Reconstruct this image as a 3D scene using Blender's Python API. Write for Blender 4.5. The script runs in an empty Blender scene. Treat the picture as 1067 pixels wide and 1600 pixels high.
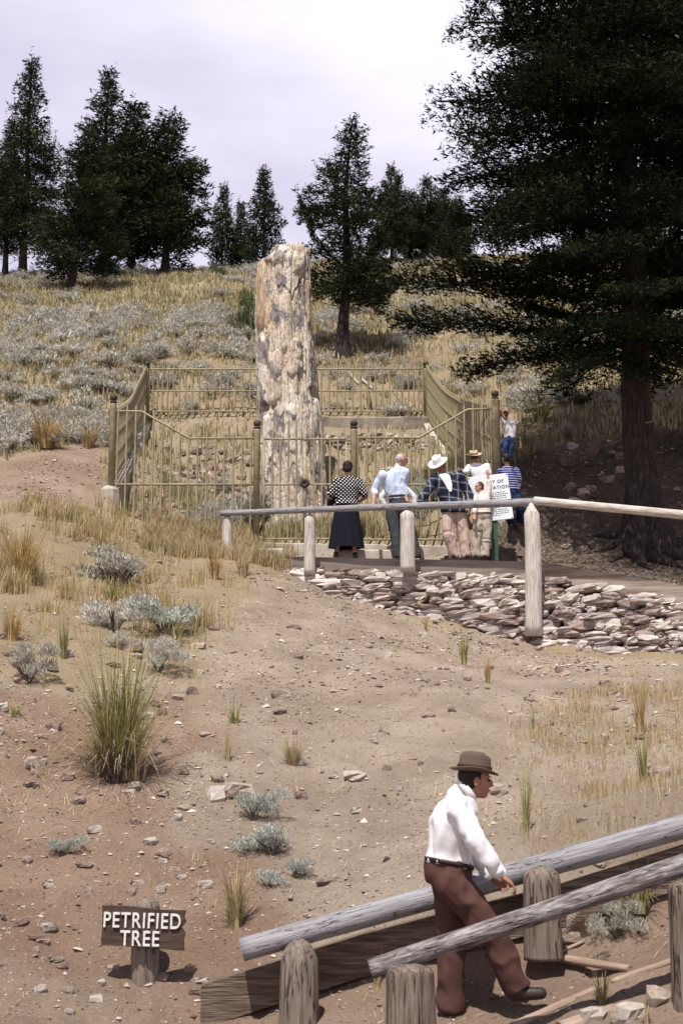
import bpy, bmesh, math, random
import numpy as np
from mathutils import Vector, Matrix
R = math.radians
rng = np.random.default_rng(7)
random.seed(7)
sc = bpy.context.scene
COL = sc.collection

# ------------------------------------------------------------------ camera, world, sun, exposure
F = 2222.2                      # focal length in pixels of the 1067x1600 photograph (50 mm on a 36 mm high frame)
TH = math.atan(400 / F)         # the camera looks up the slope
cd = bpy.data.cameras.new('camera'); cam = bpy.data.objects.new('camera', cd); COL.objects.link(cam)
cam.location = (0, 0, 0); cam.rotation_euler = (R(90) + TH, 0, 0)
cd.sensor_fit = 'VERTICAL'; cd.sensor_height = 36; cd.lens = 50; cd.clip_start = .1; cd.clip_end = 3000
cd.dof.use_dof = True; cd.dof.focus_distance = 21; cd.dof.aperture_fstop = 5.0
sc.camera = cam
SUN = Vector((-.13, -.42, .89)).normalized()
el = math.asin(SUN.z); az = math.atan2(SUN.x, SUN.y)
w = bpy.data.worlds.new('World'); sc.world = w; w.use_nodes = True
nt = w.node_tree; N = nt.nodes; L = nt.links
bg = N['Background']; sky = N.new('ShaderNodeTexSky'); sky.sky_type = 'NISHITA'; sky.sun_disc = False
sky.sun_elevation = el; sky.sun_rotation = az % (2 * math.pi); sky.altitude = 2000; sky.dust_density = 1.5
tc = N.new('ShaderNodeTexCoord'); mp = N.new('ShaderNodeMapping'); mp.inputs['Scale'].default_value = (1, 1, 2.4)
mp.inputs['Location'].default_value = (.35, .2, .1)
L.new(tc.outputs['Generated'], mp.inputs[0])
cn = N.new('ShaderNodeTexNoise'); cn.inputs['Scale'].default_value = 2.6; cn.inputs['Detail'].default_value = 7; cn.inputs['Roughness'].default_value = .5
L.new(mp.outputs[0], cn.inputs[0])
sp = N.new('ShaderNodeSeparateXYZ'); L.new(tc.outputs['Generated'], sp.inputs[0])
# cloud cover: a thick bank low down, broken higher up
cov = N.new('ShaderNodeMapRange'); cov.inputs['From Min'].default_value = .42; cov.inputs['From Max'].default_value = .66
cov.inputs['To Min'].default_value = .62; cov.inputs['To Max'].default_value = -.22
L.new(sp.outputs['Z'], cov.inputs[0])
ad = N.new('ShaderNodeMath'); ad.operation = 'ADD'; L.new(cn.outputs[0], ad.inputs[0]); L.new(cov.outputs[0], ad.inputs[1])
mk = N.new('ShaderNodeMapRange'); mk.inputs['From Min'].default_value = .42; mk.inputs['From Max'].default_value = .72; mk.interpolation_type = 'SMOOTHSTEP'
L.new(ad.outputs[0], mk.inputs[0])
cr = N.new('ShaderNodeValToRGB'); L.new(cn.outputs[0], cr.inputs[0])
e = cr.color_ramp.elements
e[0].position = .36; e[0].color = (7.6, 7.15, 9.1, 1)
e[1].position = .62; e[1].color = (11.2, 10.7, 12.2, 1)
mx = N.new('ShaderNodeMix'); mx.data_type = 'RGBA'
L.new(mk.outputs[0], mx.inputs[0]); L.new(sky.outputs[0], mx.inputs[6]); L.new(cr.outputs[0], mx.inputs[7])
L.new(mx.outputs[2], bg.inputs[0]); bg.inputs[1].default_value = .075
sd = bpy.data.lights.new('sun', 'SUN'); so = bpy.data.objects.new('sun', sd); COL.objects.link(so)
so.rotation_euler = (-SUN).to_track_quat('-Z', 'Y').to_euler(); sd.energy = 5.0; sd.angle = R(.5); sd.color = (1, .95, .88)
sc.view_settings.view_transform = 'Standard'; sc.view_settings.look = 'None'; sc.view_settings.gamma = 1
sc.view_settings.use_curve_mapping = False; sc.view_settings.exposure = .35
sc.cycles.max_bounces = 5; sc.cycles.diffuse_bounces = 2; sc.cycles.glossy_bounces = 2; sc.cycles.transparent_max_bounces = 4

# ------------------------------------------------------------------ helpers
def P(u, v, Y):
    """A point of the place at forward distance Y metres, seen at (u, v) in the photograph."""
    a = 800 - v; c, s = math.cos(TH), math.sin(TH)
    d = Vector((u - 533.5, c * F - s * a, s * F + c * a))
    return d * (Y / d.y)
def tag(o, label=None, cat=None, group=None, kind=None):
    if label: o['label'] = label
    if cat: o['category'] = cat
    if group: o['group'] = group
    if kind: o['kind'] = kind
    return o
def empty(name, loc, rz=0):
    o = bpy.data.objects.new(name, None); COL.objects.link(o); o.location = loc; o.rotation_euler = (0, 0, rz); o.empty_display_size = .1
    return o
def link(name, me, mat=None, parent=None, loc=None):
    o = bpy.data.objects.new(name, me); COL.objects.link(o)
    if mat is not None and not me.materials: me.materials.append(mat)
    if parent is not None: o.parent = parent
    if loc is not None: o.location = loc
    return o
def mesh_np(name, V, Fc, smooth=False):
    V = np.asarray(V, np.float32); Fc = np.asarray(Fc, np.int32); n, k = Fc.shape
    me = bpy.data.meshes.new(name); me.vertices.add(len(V)); me.vertices.foreach_set('co', V.ravel())
    me.loops.add(n * k); me.loops.foreach_set('vertex_index', Fc.ravel())
    me.polygons.add(n); me.polygons.foreach_set('loop_start', np.arange(0, n * k, k, dtype=np.int32))
    me.polygons.foreach_set('loop_total', np.full(n, k, np.int32))
    me.polygons.foreach_set('use_smooth', np.full(n, smooth, bool))
    me.update(calc_edges=True); return me
def fnoise(p, seed=0):
    """value noise in [-1, 1] at points p (n,2 or n,3)"""
    p = np.asarray(p, float)
    if p.shape[1] == 2: p = np.c_[p, np.zeros(len(p))]
    i = np.floor(p).astype(np.int64); f = p - i; f = f * f * (3 - 2 * f)
    def h(a, b, c):
        n = (a * 374761393 + b * 668265263 + c * 1274126177 + seed * 974634777) & 0xffffffff
        n = ((n ^ (n >> 13)) * 1274126177) & 0xffffffff
        return ((n ^ (n >> 16)) & 0xffff) / 32767.5 - 1
    r = 0
    for dx in (0, 1):
        for dy in (0, 1):
            for dz in (0, 1):
                wgt = (f[:, 0] if dx else 1 - f[:, 0]) * (f[:, 1] if dy else 1 - f[:, 1]) * (f[:, 2] if dz else 1 - f[:, 2])
                r = r + wgt * h(i[:, 0] + dx, i[:, 1] + dy, i[:, 2] + dz)
    return r
def fbm(p, o=4, seed=0):
    r = 0; a = 1; p = np.asarray(p, float)
    for k in range(o): r = r + a * fnoise(p, seed + k); p = p * 2.03 + 5.1; a *= .5
    return r / 1.7
class MB:
    """collects pieces of geometry that become ONE mesh"""
    def __init__(s): s.v = []; s.f = []
    def add(s, vs, fs):
        b = len(s.v); s.v += [tuple(x) for x in vs]; s.f += [tuple(i + b for i in q) for q in fs]
    def box(s, c, d, rot=None):
        x, y, z = (k / 2 for k in d)
        vs = [Vector((a * x, b * y, e * z)) for e in (-1, 1) for b in (-1, 1) for a in (-1, 1)]
        if rot is not None: vs = [rot @ q for q in vs]
        s.add([Vector(c) + q for q in vs], [(0, 2, 3, 1), (4, 5, 7, 6), (0, 1, 5, 4), (2, 6, 7, 3), (0, 4, 6, 2), (1, 3, 7, 5)])
    def beam(s, pts, ra, rb=None, n=8, up=Vector((0, 0, 1)), jit=0):
        """tube along pts; ra/rb: radii (number or list)"""
        pts = [Vector(q) for q in pts]; m = len(pts)
        ra = ra if isinstance(ra, (list, tuple)) else [ra] * m
        rb = ra if rb is None else (rb if isinstance(rb, (list, tuple)) else [rb] * m)
        vs = []; fs = []
        for i, q in enumerate(pts):
            t = (pts[min(i + 1, m - 1)] - pts[max(i - 1, 0)]).normalized()
            u = up if abs(t.dot(up)) < .95 else Vector((1, 0, 0)) if abs(t.x) < .9 else Vector((0, 1, 0))
            a = t.cross(u).normalized(); b = a.cross(t)
            for k in range(n):
                g = 2 * math.pi * k / n; j = 1 + jit * (random.random() - .5)
                vs.append(q + a * (math.cos(g) * ra[i] * j) + b * (math.sin(g) * rb[i] * j))
        for i in range(m - 1):
            for k in range(n):
                fs.append((i * n + k, i * n + (k + 1) % n, (i + 1) * n + (k + 1) % n, (i + 1) * n + k))
        fs.append(tuple(range(n))[::-1]); fs.append(tuple((m - 1) * n + k for k in range(n)))
        s.add(vs, fs)
    def lathe(s, c, prof, n=16, sx=1, sy=1, rot=None):
        vs = []; fs = []; m = len(prof)
        for r, z in prof:
            for k in range(n):
                g = 2 * math.pi * k / n; q = Vector((r * math.cos(g) * sx, r * math.sin(g) * sy, z))
                vs.append(Vector(c) + (rot @ q if rot is not None else q))
        for i in range(m - 1):
            for k in range(n): fs.append((i * n + k, i * n + (k + 1) % n, (i + 1) * n + (k + 1) % n, (i + 1) * n + k))
        fs.append(tuple(range(n))[::-1]); fs.append(tuple((m - 1) * n + k for k in range(n)))
        s.add(vs, fs)
    def mesh(s, name, smooth=False, origin=None):
        me = bpy.data.meshes.new(name)
        v = s.v if origin is None else [tuple(Vector(q) - Vector(origin)) for q in s.v]
        me.from_pydata(v, [], s.f); me.update()
        if smooth: me.polygons.foreach_set('use_smooth', [True] * len(me.polygons))
        return me
    def build(s, name, mat, parent=None, smooth=False, origin=None):
        """origin: world position of the parent thing (its vertices are given in world coordinates)"""
        return link(name, s.mesh(name, smooth, origin), mat, parent)

# ------------------------------------------------------------------ materials
def mat(name, cols, scale=4, rough=.9, bump=.0, bscale=30, stretch=(1, 1, 1), detail=6, island=0, objvar=0, pos=None, attr=None, spec=.2, trans=0, nrough=.6, crack=None):
    m = bpy.data.materials.new(name); m.use_nodes = True; t = m.node_tree; n = t.nodes; l = t.links
    b = n['Principled BSDF']; b.inputs['Roughness'].default_value = rough; b.inputs['Specular IOR Level'].default_value = spec
    c = n.new('ShaderNodeTexCoord'); mpn = n.new('ShaderNodeMapping'); mpn.inputs['Scale'].default_value = stretch
    l.new(c.outputs['Object'], mpn.inputs[0])
    no = n.new('ShaderNodeTexNoise'); no.inputs['Scale'].default_value = scale; no.inputs['Detail'].default_value = detail; no.inputs['Roughness'].default_value = nrough
    l.new(mpn.outputs[0], no.inputs[0])
    fac = no.outputs[0]
    def addf(src, amt):
        nonlocal fac
        s1 = n.new('ShaderNodeMath'); s1.operation = 'MULTIPLY_ADD'; l.new(src, s1.inputs[0]); s1.inputs[1].default_value = amt; s1.inputs[2].default_value = -amt / 2
        s2 = n.new('ShaderNodeMath'); s2.operation = 'ADD'; l.new(fac, s2.inputs[0]); l.new(s1.outputs[0], s2.inputs[1]); fac = s2.outputs[0]
    if island: g = n.new('ShaderNodeNewGeometry'); addf(g.outputs['Random Per Island'], island)
    if objvar: oi = n.new('ShaderNodeObjectInfo'); addf(oi.outputs['Random'], objvar)
    r = n.new('ShaderNodeValToRGB'); l.new(fac, r.inputs[0]); el_ = r.color_ramp.elements
    k = len(cols); ps = pos or [.3 + .4 * i / max(1, k - 1) for i in range(k)]
    while len(el_) < k: el_.new(.5)
    for i in range(k): el_[i].position = ps[i]; el_[i].color = (*cols[i], 1)
    colout = r.outputs[0]
    if crack:
        sc_, st_, wd_ = crack; mc = n.new('ShaderNodeMapping'); mc.inputs['Scale'].default_value = st_; l.new(c.outputs['Object'], mc.inputs[0])
        nc = n.new('ShaderNodeTexNoise'); nc.inputs['Scale'].default_value = sc_; nc.inputs['Detail'].default_value = 4; nc.inputs['Distortion'].default_value = .4; l.new(mc.outputs[0], nc.inputs[0])
        s1 = n.new('ShaderNodeMath'); s1.operation = 'SUBTRACT'; l.new(nc.outputs[0], s1.inputs[0]); s1.inputs[1].default_value = .5
        s2 = n.new('ShaderNodeMath'); s2.operation = 'ABSOLUTE'; l.new(s1.outputs[0], s2.inputs[0])
        s3 = n.new('ShaderNodeMapRange'); l.new(s2.outputs[0], s3.inputs[0]); s3.inputs[1].default_value = wd_; s3.inputs[2].default_value = wd_ * 2.2; s3.inputs[3].default_value = .22; s3.inputs[4].default_value = 1
        mm = n.new('ShaderNodeMix'); mm.data_type = 'RGBA'; mm.blend_type = 'MULTIPLY'; mm.inputs[0].default_value = 1; l.new(colout, mm.inputs[6]); l.new(s3.outputs[0], mm.inputs[7]); colout = mm.outputs[2]
    l.new(colout, b.inputs['Base Color'])
    if bump:
        n2 = n.new('ShaderNodeTexNoise'); n2.inputs['Scale'].default_value = bscale; n2.inputs['Detail'].default_value = 5; l.new(mpn.outputs[0], n2.inputs[0])
        bp = n.new('ShaderNodeBump'); bp.inputs['Strength'].default_value = bump; bp.inputs['Distance'].default_value = .02
        l.new(n2.outputs[0], bp.inputs['Height']); l.new(bp.outputs[0], b.inputs['Normal'])
    if trans:
        tr = n.new('ShaderNodeBsdfTranslucent'); ms = n.new('ShaderNodeMixShader'); ms.inputs[0].default_value = trans
        l.new(r.outputs[0], tr.inputs[0]); l.new(b.outputs[0], ms.inputs[1]); l.new(tr.outputs[0], ms.inputs[2]); l.new(ms.outputs[0], n['Material Output'].inputs[0])
    m['ramp'] = r.name
    return m
def nodes_of(m): return m.node_tree.nodes, m.node_tree.links
# ------------------------------------------------------------------ terrain
def tps_fit(pts):
    p = np.array([[q[0], q[1]] for q in pts]); z = np.array([q[2] for q in pts]); n = len(p)
    d = np.hypot(p[:, None, 0] - p[None, :, 0], p[:, None, 1] - p[None, :, 1])
    K = np.where(d > 0, d * d * np.log(d + 1e-12), 0) + np.eye(n) * .02
    A = np.zeros((n + 3, n + 3)); A[:n, :n] = K; A[:n, n] = 1; A[:n, n + 1:] = p; A[n, :n] = 1; A[n + 1:, :n] = p.T
    return p, np.linalg.solve(A, np.r_[z, 0, 0, 0])
def tps_eval(fit, x, y):
    p, wt = fit; out = np.zeros(len(x)); n = len(p)
    for s in range(0, len(x), 20000):
        X = x[s:s + 20000]; Yv = y[s:s + 20000]
        d = np.hypot(X[:, None] - p[None, :, 0], Yv[:, None] - p[None, :, 1])
        out[s:s + 20000] = np.where(d > 0, d * d * np.log(d + 1e-12), 0) @ wt[:n] + wt[n] + wt[n + 1] * X + wt[n + 2] * Yv
    return out
Q = lambda l: [tuple(P(*q)) for q in l]
common = Q([(-500, 850, 22), (-300, 1100, 15), (-500, 700, 29), (-400, 500, 45), (-300, 437, 58),
  (0, 850, 22), (0, 750, 26), (100, 800, 23.5), (173, 792, 25.6), (210, 850, 24.2), (0, 700, 28.5), (110, 725, 27.5), (100, 690, 30),
  (0, 600, 34), (120, 600, 34), (0, 500, 45), (200, 500, 45), (350, 500, 45), (0, 438, 57), (110, 436, 56), (250, 432, 57), (400, 420, 57),
  (300, 866, 24.3), (360, 866, 24.4), (215, 560, 35.5),
  (520, 553, 37), (650, 553, 37), (480, 495, 45), (620, 495, 44), (700, 412, 56), (600, 412, 56),
  (850, 600, 33.5), (850, 500, 43), (850, 403, 57), (1067, 400, 57), (1067, 500, 43), (1067, 600, 33.5), (1400, 400, 57), (1400, 600, 34), (1400, 500, 43)]) + \
  [(x, 66, 23.3) for x in (-30, -15, 0, 15, 30)] + [(x, 80, 23.8) for x in (-30, -15, 0, 15, 30)]
upper = common + Q([(173, 788, 25.7), (205, 712, 29), (229, 657, 33), (668, 662, 32.8), (700, 702, 29.7), (733, 738, 27.2), (777, 790, 25.6),
  (450, 648, 33.1), (330, 648, 33.1), (580, 648, 33.1), (300, 690, 31.8), (420, 690, 31.8), (580, 690, 31.8),
  (300, 745, 29.8), (560, 755, 29.6), (340, 800, 28.2), (560, 815, 28),
  (240, 838, 25.8), (300, 845, 25.8), (400, 846, 25.8), (500, 846, 25.8), (600, 846, 25.8), (700, 846, 25.8), (450, 838, 28.3),
  (850, 650, 30.3), (900, 690, 29), (860, 735, 27.6), (830, 800, 26.0), (1000, 690, 28.5), (1067, 700, 28), (960, 780, 26.6), (1067, 800, 26), (1000, 868, 24.8),
  (1400, 700, 28), (1400, 850, 25)]) + \
  [(x, y, 3.47) for x in (-1.2, 0, 1.5, 3.0) for y in (23.6, 25.0)] + [(x, 21.5, 3.4) for x in (-1.2, 1, 3)] + [(4.2, 23.2, 3.3), (4.2, 24.2, 3.45), (5.4, 22.7, 2.95), (5.4, 24, 3.3), (7.5, 22.6, 2.3), (8, 21, 2.1)]
lower = common + Q([(0, 1700, 8.0), (225, 1532, 10), (330, 1590, 9.75), (225, 1650, 8.5), (-400, 1500, 10), (-400, 1300, 12.3),
  (500, 1650, 8.8), (640, 1625, 8.8), (720, 1606, 9.05), (850, 1564, 9.15), (960, 1520, 9.15), (1067, 1478, 9.2), (1250, 1410, 9.2),
  (1067, 1600, 8.2), (850, 1640, 8.35), (560, 1555, 9.6), (900, 1480, 9.75), (1067, 1425, 9.75), (1250, 1360, 9.8),
  (340, 1505, 10.2), (510, 1474, 10.05), (670, 1425, 10.05), (880, 1374, 10.05), (1067, 1312, 10.05), (1250, 1260, 10.05),
  (0, 1400, 11), (0, 1200, 13.2), (0, 1000, 17), (180, 1400, 11),
  (250, 1300, 12.2), (250, 1100, 15.5), (250, 950, 20), (200, 890, 22.4), (500, 1300, 12), (500, 1100, 16), (500, 1000, 18.8), (440, 910, 22.8),
  (440, 896, 23.9), (520, 932, 23.5), (600, 955, 23.2), (700, 980, 22.9), (830, 1008, 22.6), (900, 1022, 22.2), (1067, 1027, 21.6), (1300, 1060, 20.6),
  (750, 1300, 11.6), (750, 1150, 14.5), (750, 1060, 17.5), (1067, 1230, 12), (1067, 1120, 15), (900, 1150, 14.5), (1300, 1150, 14), (1067, 1060, 18.5), (900, 1060, 18.5)]) + \
  [(x, 5.5, -1.72) for x in (-5, 0, 5)] + [(x, 2, -1.75) for x in (-5, 0, 5)]
# edge of the terrace (front face of its board)
E0, E1, E2, E3 = P(345, 868, 24.5), P(838, 878, 23.35), P(1067, 915, 22.4), P(1330, 962, 21.3)
def edge_y(x): return np.interp(x, [E0.x, E1.x, E2.x, E3.x], [E0.y, E1.y, E2.y, E3.y])
FL, FU = tps_fit(lower), tps_fit(upper)
def macro(x, y):
    xc = np.clip(x, -26, 26); yc = np.clip(y, 3, 78)
    zl = tps_eval(FL, xc, yc); zu = tps_eval(FU, xc, yc)
    zbd = np.interp(x, [E0.x, E1.x, E2.x, E3.x], [E0.z, E1.z, E2.z, E3.z]); dy_ = y - edge_y(x)
    zu = np.where((dy_ > -.2) & (dy_ < 2) & (x > -.8) & (x < 9), np.minimum(zu, zbd - .07 + np.maximum(dy_ - .15, 0) * .55), zu)
    t = np.clip((y - (edge_y(x) + .06)) / .10, 0, 1); t = t * t * (3 - 2 * t)
    # left of the wall both sheets agree; fade sideways
    s = np.clip((xc - (-2.2)) / .8, 0, 1); far = np.clip((yc - 25.4) / .6, 0, 1)
    wgt = np.where(y < edge_y(x) - .02, 0, np.maximum(t * s, far))
    wgt = np.maximum(t * s, far)
    return zl * (1 - wgt) + zu * wgt
def detail(x, y):
    p = np.c_[x, y]
    terr = ((y > edge_y(x) - .1) & (y < 25.7) & (x > -1.8)) .astype(float)
    rough = np.where((y < 15.5) & (x < -.14 * y + .4), 1.0, .45)
    a = .065 * fbm(p * 1.1, 3, 3) - .05 * np.maximum(0, .75 - np.abs(fbm(np.c_[x * 1.6, y * .45], 3, 27)) * 5) * (y < 23) + .028 * fbm(p * 5, 3, 9) * (.6 + rough) + .020 * fbm(p * 14, 2, 15) * (.5 + 1.2 * rough)
    far = np.clip((y - 30) / 20, 0, 1) * .16 * fbm(p * .45, 3, 21)
    return a * (1 - .8 * terr) + far
def zg(x, y):
    x = np.atleast_1d(np.asarray(x, float)); y = np.atleast_1d(np.asarray(y, float))
    return macro(x, y) + detail(x, y)
def z1(x, y): return float(zg(x, y)[0])
xs = np.unique(np.r_[-900, -400, -200, -100, -60, -40, -30, np.linspace(-22, -9, 40), np.arange(-9, 9, .075), np.linspace(9, 22, 40), 30, 40, 60, 100, 200, 400, 900])
ys = np.unique(np.r_[-900, -300, -100, -40, -15, -5, 0, 3, 5, 6.5, np.arange(7.5, 13, .05), np.arange(13, 26.5, .075), np.arange(26.5, 36, .12), np.arange(36, 64, .3), np.linspace(64, 90, 30), 120, 200, 400, 900])
ey = None
GX, GY = np.meshgrid(xs, ys); gx, gy = GX.ravel(), GY.ravel()
gz = zg(gx, gy)
GZ = gz.reshape(GX.shape)
def zi(x, y):
    """height of the ground sheet by interpolation of its grid"""
    x = np.atleast_1d(np.asarray(x, float)); y = np.atleast_1d(np.asarray(y, float))
    i = np.clip(np.searchsorted(ys, y) - 1, 0, len(ys) - 2); j = np.clip(np.searchsorted(xs, x) - 1, 0, len(xs) - 2)
    fy = (y - ys[i]) / (ys[i + 1] - ys[i]); fx = (x - xs[j]) / (xs[j + 1] - xs[j])
    return (GZ[i, j] * (1 - fx) + GZ[i, j + 1] * fx) * (1 - fy) + (GZ[i + 1, j] * (1 - fx) + GZ[i + 1, j + 1] * fx) * fy
def G(u, v, y0=7.5, y1=64):
    """where the line of sight through (u, v) meets the ground"""
    Yv = np.arange(y0, y1, .02); d = P(u, v, 1.0)
    zz = zi(d.x * Yv, Yv); k = np.nonzero(d.z * Yv < zz)[0]
    k = k[0] if len(k) else len(Yv) - 1
    return Vector((d.x * Yv[k], Yv[k], float(zz[k])))
def inpoly(x, y, poly):
    n = len(poly); r = np.zeros(len(x), bool)
    for i in range(n):
        x1, y1 = poly[i]; x2, y2 = poly[(i + 1) % n]
        c = ((y1 > y) != (y2 > y)) & (x < (x2 - x1) * (y - y1) / (y2 - y1 + 1e-12) + x1); r ^= c
    return r
def gpoly(l): return [(q.x, q.y) for q in (G(*a) for a in l)]
def pmask(x, y, poly, amp=.35, fr=1.2, seed=40):
    p = np.c_[x, y]; return inpoly(x + amp * fbm(p * fr, 3, seed), y + amp * 1.6 * fbm(p * fr, 3, seed + 7), poly)
POLY_BARE = gpoly([(395, 905), (450, 900), (560, 940), (700, 985), (830, 1012), (1067, 1030), (1067, 1330), (860, 1390), (600, 1465), (370, 1530), (330, 1400), (300, 1250), (300, 1100), (330, 980)])
POLY_RED = gpoly([(-60, 1060), (100, 1080), (280, 1050), (330, 1250), (330, 1400), (360, 1590), (-60, 1590)])
POLY_BARE2 = gpoly([(-60, 725), (60, 705), (170, 690), (172, 790), (90, 800), (-60, 790)])
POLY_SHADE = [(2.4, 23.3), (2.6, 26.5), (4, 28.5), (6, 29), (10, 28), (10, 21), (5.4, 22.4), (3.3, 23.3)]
POLY_IN = [(-4.3, 25.7), (-4.7, 33), (2.1, 33), (2.9, 25.7)]
POLY_TERR = [(-1.4, 24.2), (3.2, 23.2), (3.2, 25.6), (-1.4, 25.6)]
def grassy(x, y):
    g = np.full(len(x), .85)
    g[y < 12.5] = .25
    for po, val in ((POLY_BARE, .05), (POLY_RED, .12), (POLY_BARE2, .08), (POLY_SHADE, .12), (POLY_IN, .45), (POLY_TERR, .0)):
        g[pmask(x, y, po)] = val
    g[(y < 10.1) & (x > -1)] = .03
    return g
gm = grassy(gx, gy); rm = np.where(pmask(gx, gy, POLY_RED, .6, .8, 60), 1.0, 0.0); rm[(gy < 10.0)] = .8; rm[pmask(gx, gy, POLY_BARE2, .5)] = .75
nx, ny = len(xs), len(ys)
def blur(a, k=3):
    a = a.reshape(ny, nx).copy()
    for _ in range(k):
        a[1:-1, 1:-1] = (a[:-2, 1:-1] + a[2:, 1:-1] + a[1:-1, :-2] + a[1:-1, 2:] + 4 * a[1:-1, 1:-1]) / 8
    return a.ravel()
gmb, rmb = blur(gm, 5), blur(rm, 10)
duff_shade = blur(np.where(pmask(gx, gy, POLY_SHADE, .5, 1.1, 66), .85, 0.0) + np.where((gx - 1.0) ** 2 + (gy - 37) ** 2 < 2, .5, 0), 4)  # needle duff under the firs, also painting the huge fir's shade darker
idx = np.arange(nx * ny).reshape(ny, nx)
Fq = np.stack([idx[:-1, :-1], idx[:-1, 1:], idx[1:, 1:], idx[1:, :-1]], -1).reshape(-1, 4)
me = mesh_np('hillside_ground', np.c_[gx, gy, gz], Fq, True)
ca = me.attributes.new('cover', 'FLOAT_VECTOR', 'POINT'); ca.data.foreach_set('vector', np.c_[gmb, rmb, duff_shade].astype(np.float32).ravel())

def ground_mat():
    m = bpy.data.materials.new('ground'); m.use_nodes = True; n, l = nodes_of(m); b = n['Principled BSDF']
    b.inputs['Roughness'].default_value = .95; b.inputs['Specular IOR Level'].default_value = .1
    c = n.new('ShaderNodeTexCoord')
    def noise(s, d=6, r=.6):
        q = n.new('ShaderNodeTexNoise'); q.inputs['Scale'].default_value = s; q.inputs['Detail'].default_value = d; q.inputs['Roughness'].default_value = r; l.new(c.outputs['Object'], q.inputs[0]); return q.outputs[0]
    def ramp(f, cols, ps):
        r = n.new('ShaderNodeValToRGB'); l.new(f, r.inputs[0]); e = r.color_ramp.elements
        while len(e) < len(cols): e.new(.5)
        for i, (q, a) in enumerate(zip(cols, ps)): e[i].position = a; e[i].color = (*q, 1)
        return r.outputs[0]
    def mix(f, a, b_):
        q = n.new('ShaderNodeMix'); q.data_type = 'RGBA'; l.new(f, q.inputs[0]) if not isinstance(f, float) else setattr(q.inputs[0], 'default_value', f)
        l.new(a, q.inputs[6]); l.new(b_, q.inputs[7]); return q.outputs[2]
    at = n.new('ShaderNodeAttribute'); at.attribute_name = 'cover'; s = n.new('ShaderNodeSeparateXYZ'); l.new(at.outputs['Vector'], s.inputs[0])
    nf, nm, nl = noise(34, 10, .85), noise(5, 7, .7), noise(.9, 6, .6)
    dirt = mix(nm, ramp(nf, [(.13, .097, .073), (.31, .245, .188), (.45, .375, .30)], (.33, .5, .66)), ramp(nl, [(.215, .162, .122), (.39, .32, .255)], (.40, .62)))
    red = mix(nm, ramp(nf, [(.09, .06, .045), (.23, .155, .115), (.36, .265, .205)], (.35, .5, .68)), ramp(nl, [(.20, .125, .085), (.33, .24, .18)], (.40, .62)))
    grass = mix(nm, ramp(nf, [(.12, .088, .055), (.26, .195, .125), (.36, .28, .19)], (.35, .5, .66)), ramp(nl, [(.22, .18, .10), (.32, .245, .15)], (.38, .62)))
    col = mix(s.outputs['Y'], dirt, red); col = mix(s.outputs['X'], col, grass)
    col = mix(s.outputs['Z'], col, ramp(nf, [(.05, .036, .028), (.115, .085, .066), (.20, .155, .12)], (.35, .52, .68)))  # dark duff colour that doubles as painted shade below the huge fir
    # pale gravel flecks
    vo = n.new('ShaderNodeTexVoronoi'); vo.inputs['Scale'].default_value = 26; l.new(c.outputs['Object'], vo.inputs[0])
    th = n.new('ShaderNodeMapRange'); l.new(vo.outputs['Distance'], th.inputs[0]); th.inputs[1].default_value = .30; th.inputs[2].default_value = .22; th.inputs[3].default_value = 0; th.inputs[4].default_value = 1
    sp2 = n.new('ShaderNodeSeparateXYZ'); l.new(vo.outputs['Color'], sp2.inputs[0])
    gt = n.new('ShaderNodeMath'); gt.operation = 'GREATER_THAN'; l.new(sp2.outputs['X'], gt.inputs[0]); gt.inputs[1].default_value = .72
    mu = n.new('ShaderNodeMath'); mu.operation = 'MULTIPLY'; l.new(gt.outputs[0], mu.inputs[0]); l.new(th.outputs[0], mu.inputs[1])
    peb = ramp(sp2.outputs['Y'], [(.12, .08, .06), (.34, .28, .23), (.42, .36, .31)], (.1, .5, .9))
    col = mix(mu.outputs[0], col, peb)
    l.new(col, b.inputs['Base Color'])
    bp = n.new('ShaderNodeBump'); bp.inputs['Strength'].default_value = .9; bp.inputs['Distance'].default_value = .03
    ad = n.new('ShaderNodeMath'); l.new(nf, ad.inputs[0]); l.new(mu.outputs[0], ad.inputs[1]); l.new(ad.outputs[0], bp.inputs['Height']); l.new(bp.outputs[0], b.inputs['Normal'])
    return m
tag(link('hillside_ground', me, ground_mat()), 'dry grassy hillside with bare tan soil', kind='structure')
# ------------------------------------------------------------------ shared materials
M_greywood = mat('weathered_wood', [(.17, .16, .165), (.265, .255, .27), (.36, .35, .365)], 6, .85, .5, 20, (9, 9, .5), crack=(3.2, (7, 7, .5), .006))
M_palewood = mat('sunbleached_wood', [(.26, .20, .15), (.46, .42, .38), (.60, .57, .54)], 7, .8, .4, 14, (6, 6, .6))
M_brownwood = mat('old_brown_wood', [(.09, .062, .045), (.17, .13, .105), (.24, .195, .17)], 5, .85, .6, 14, (7, 7, .7), pos=[.3, .5, .68], crack=(3, (7, 7, .45), .012))
M_board = mat('board_wood', [(.13, .10, .085), (.195, .165, .145), (.25, .215, .19)], 2.5, .85, .15, 9, (.45, .45, 7), detail=3)
M_iron = mat('olive_painted_iron', [(.17, .135, .07), (.27, .225, .13), (.33, .285, .185)], 9, .5, .1, 60, spec=.4)
M_darkiron = mat('dark_iron', [(.03, .025, .02), (.08, .06, .05)], 9, .6)
M_conc = mat('old_concrete', [(.28, .23, .19), (.42, .37, .31), (.52, .47, .41)], 3, .9, .5, 40)
M_stone = mat('wall_stone', [(.13, .105, .10), (.36, .265, .24), (.33, .295, .28), (.50, .43, .39), (.64, .59, .54)], 3.2, .9, .7, 26, objvar=.62, pos=[.12, .32, .48, .62, .82])
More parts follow.
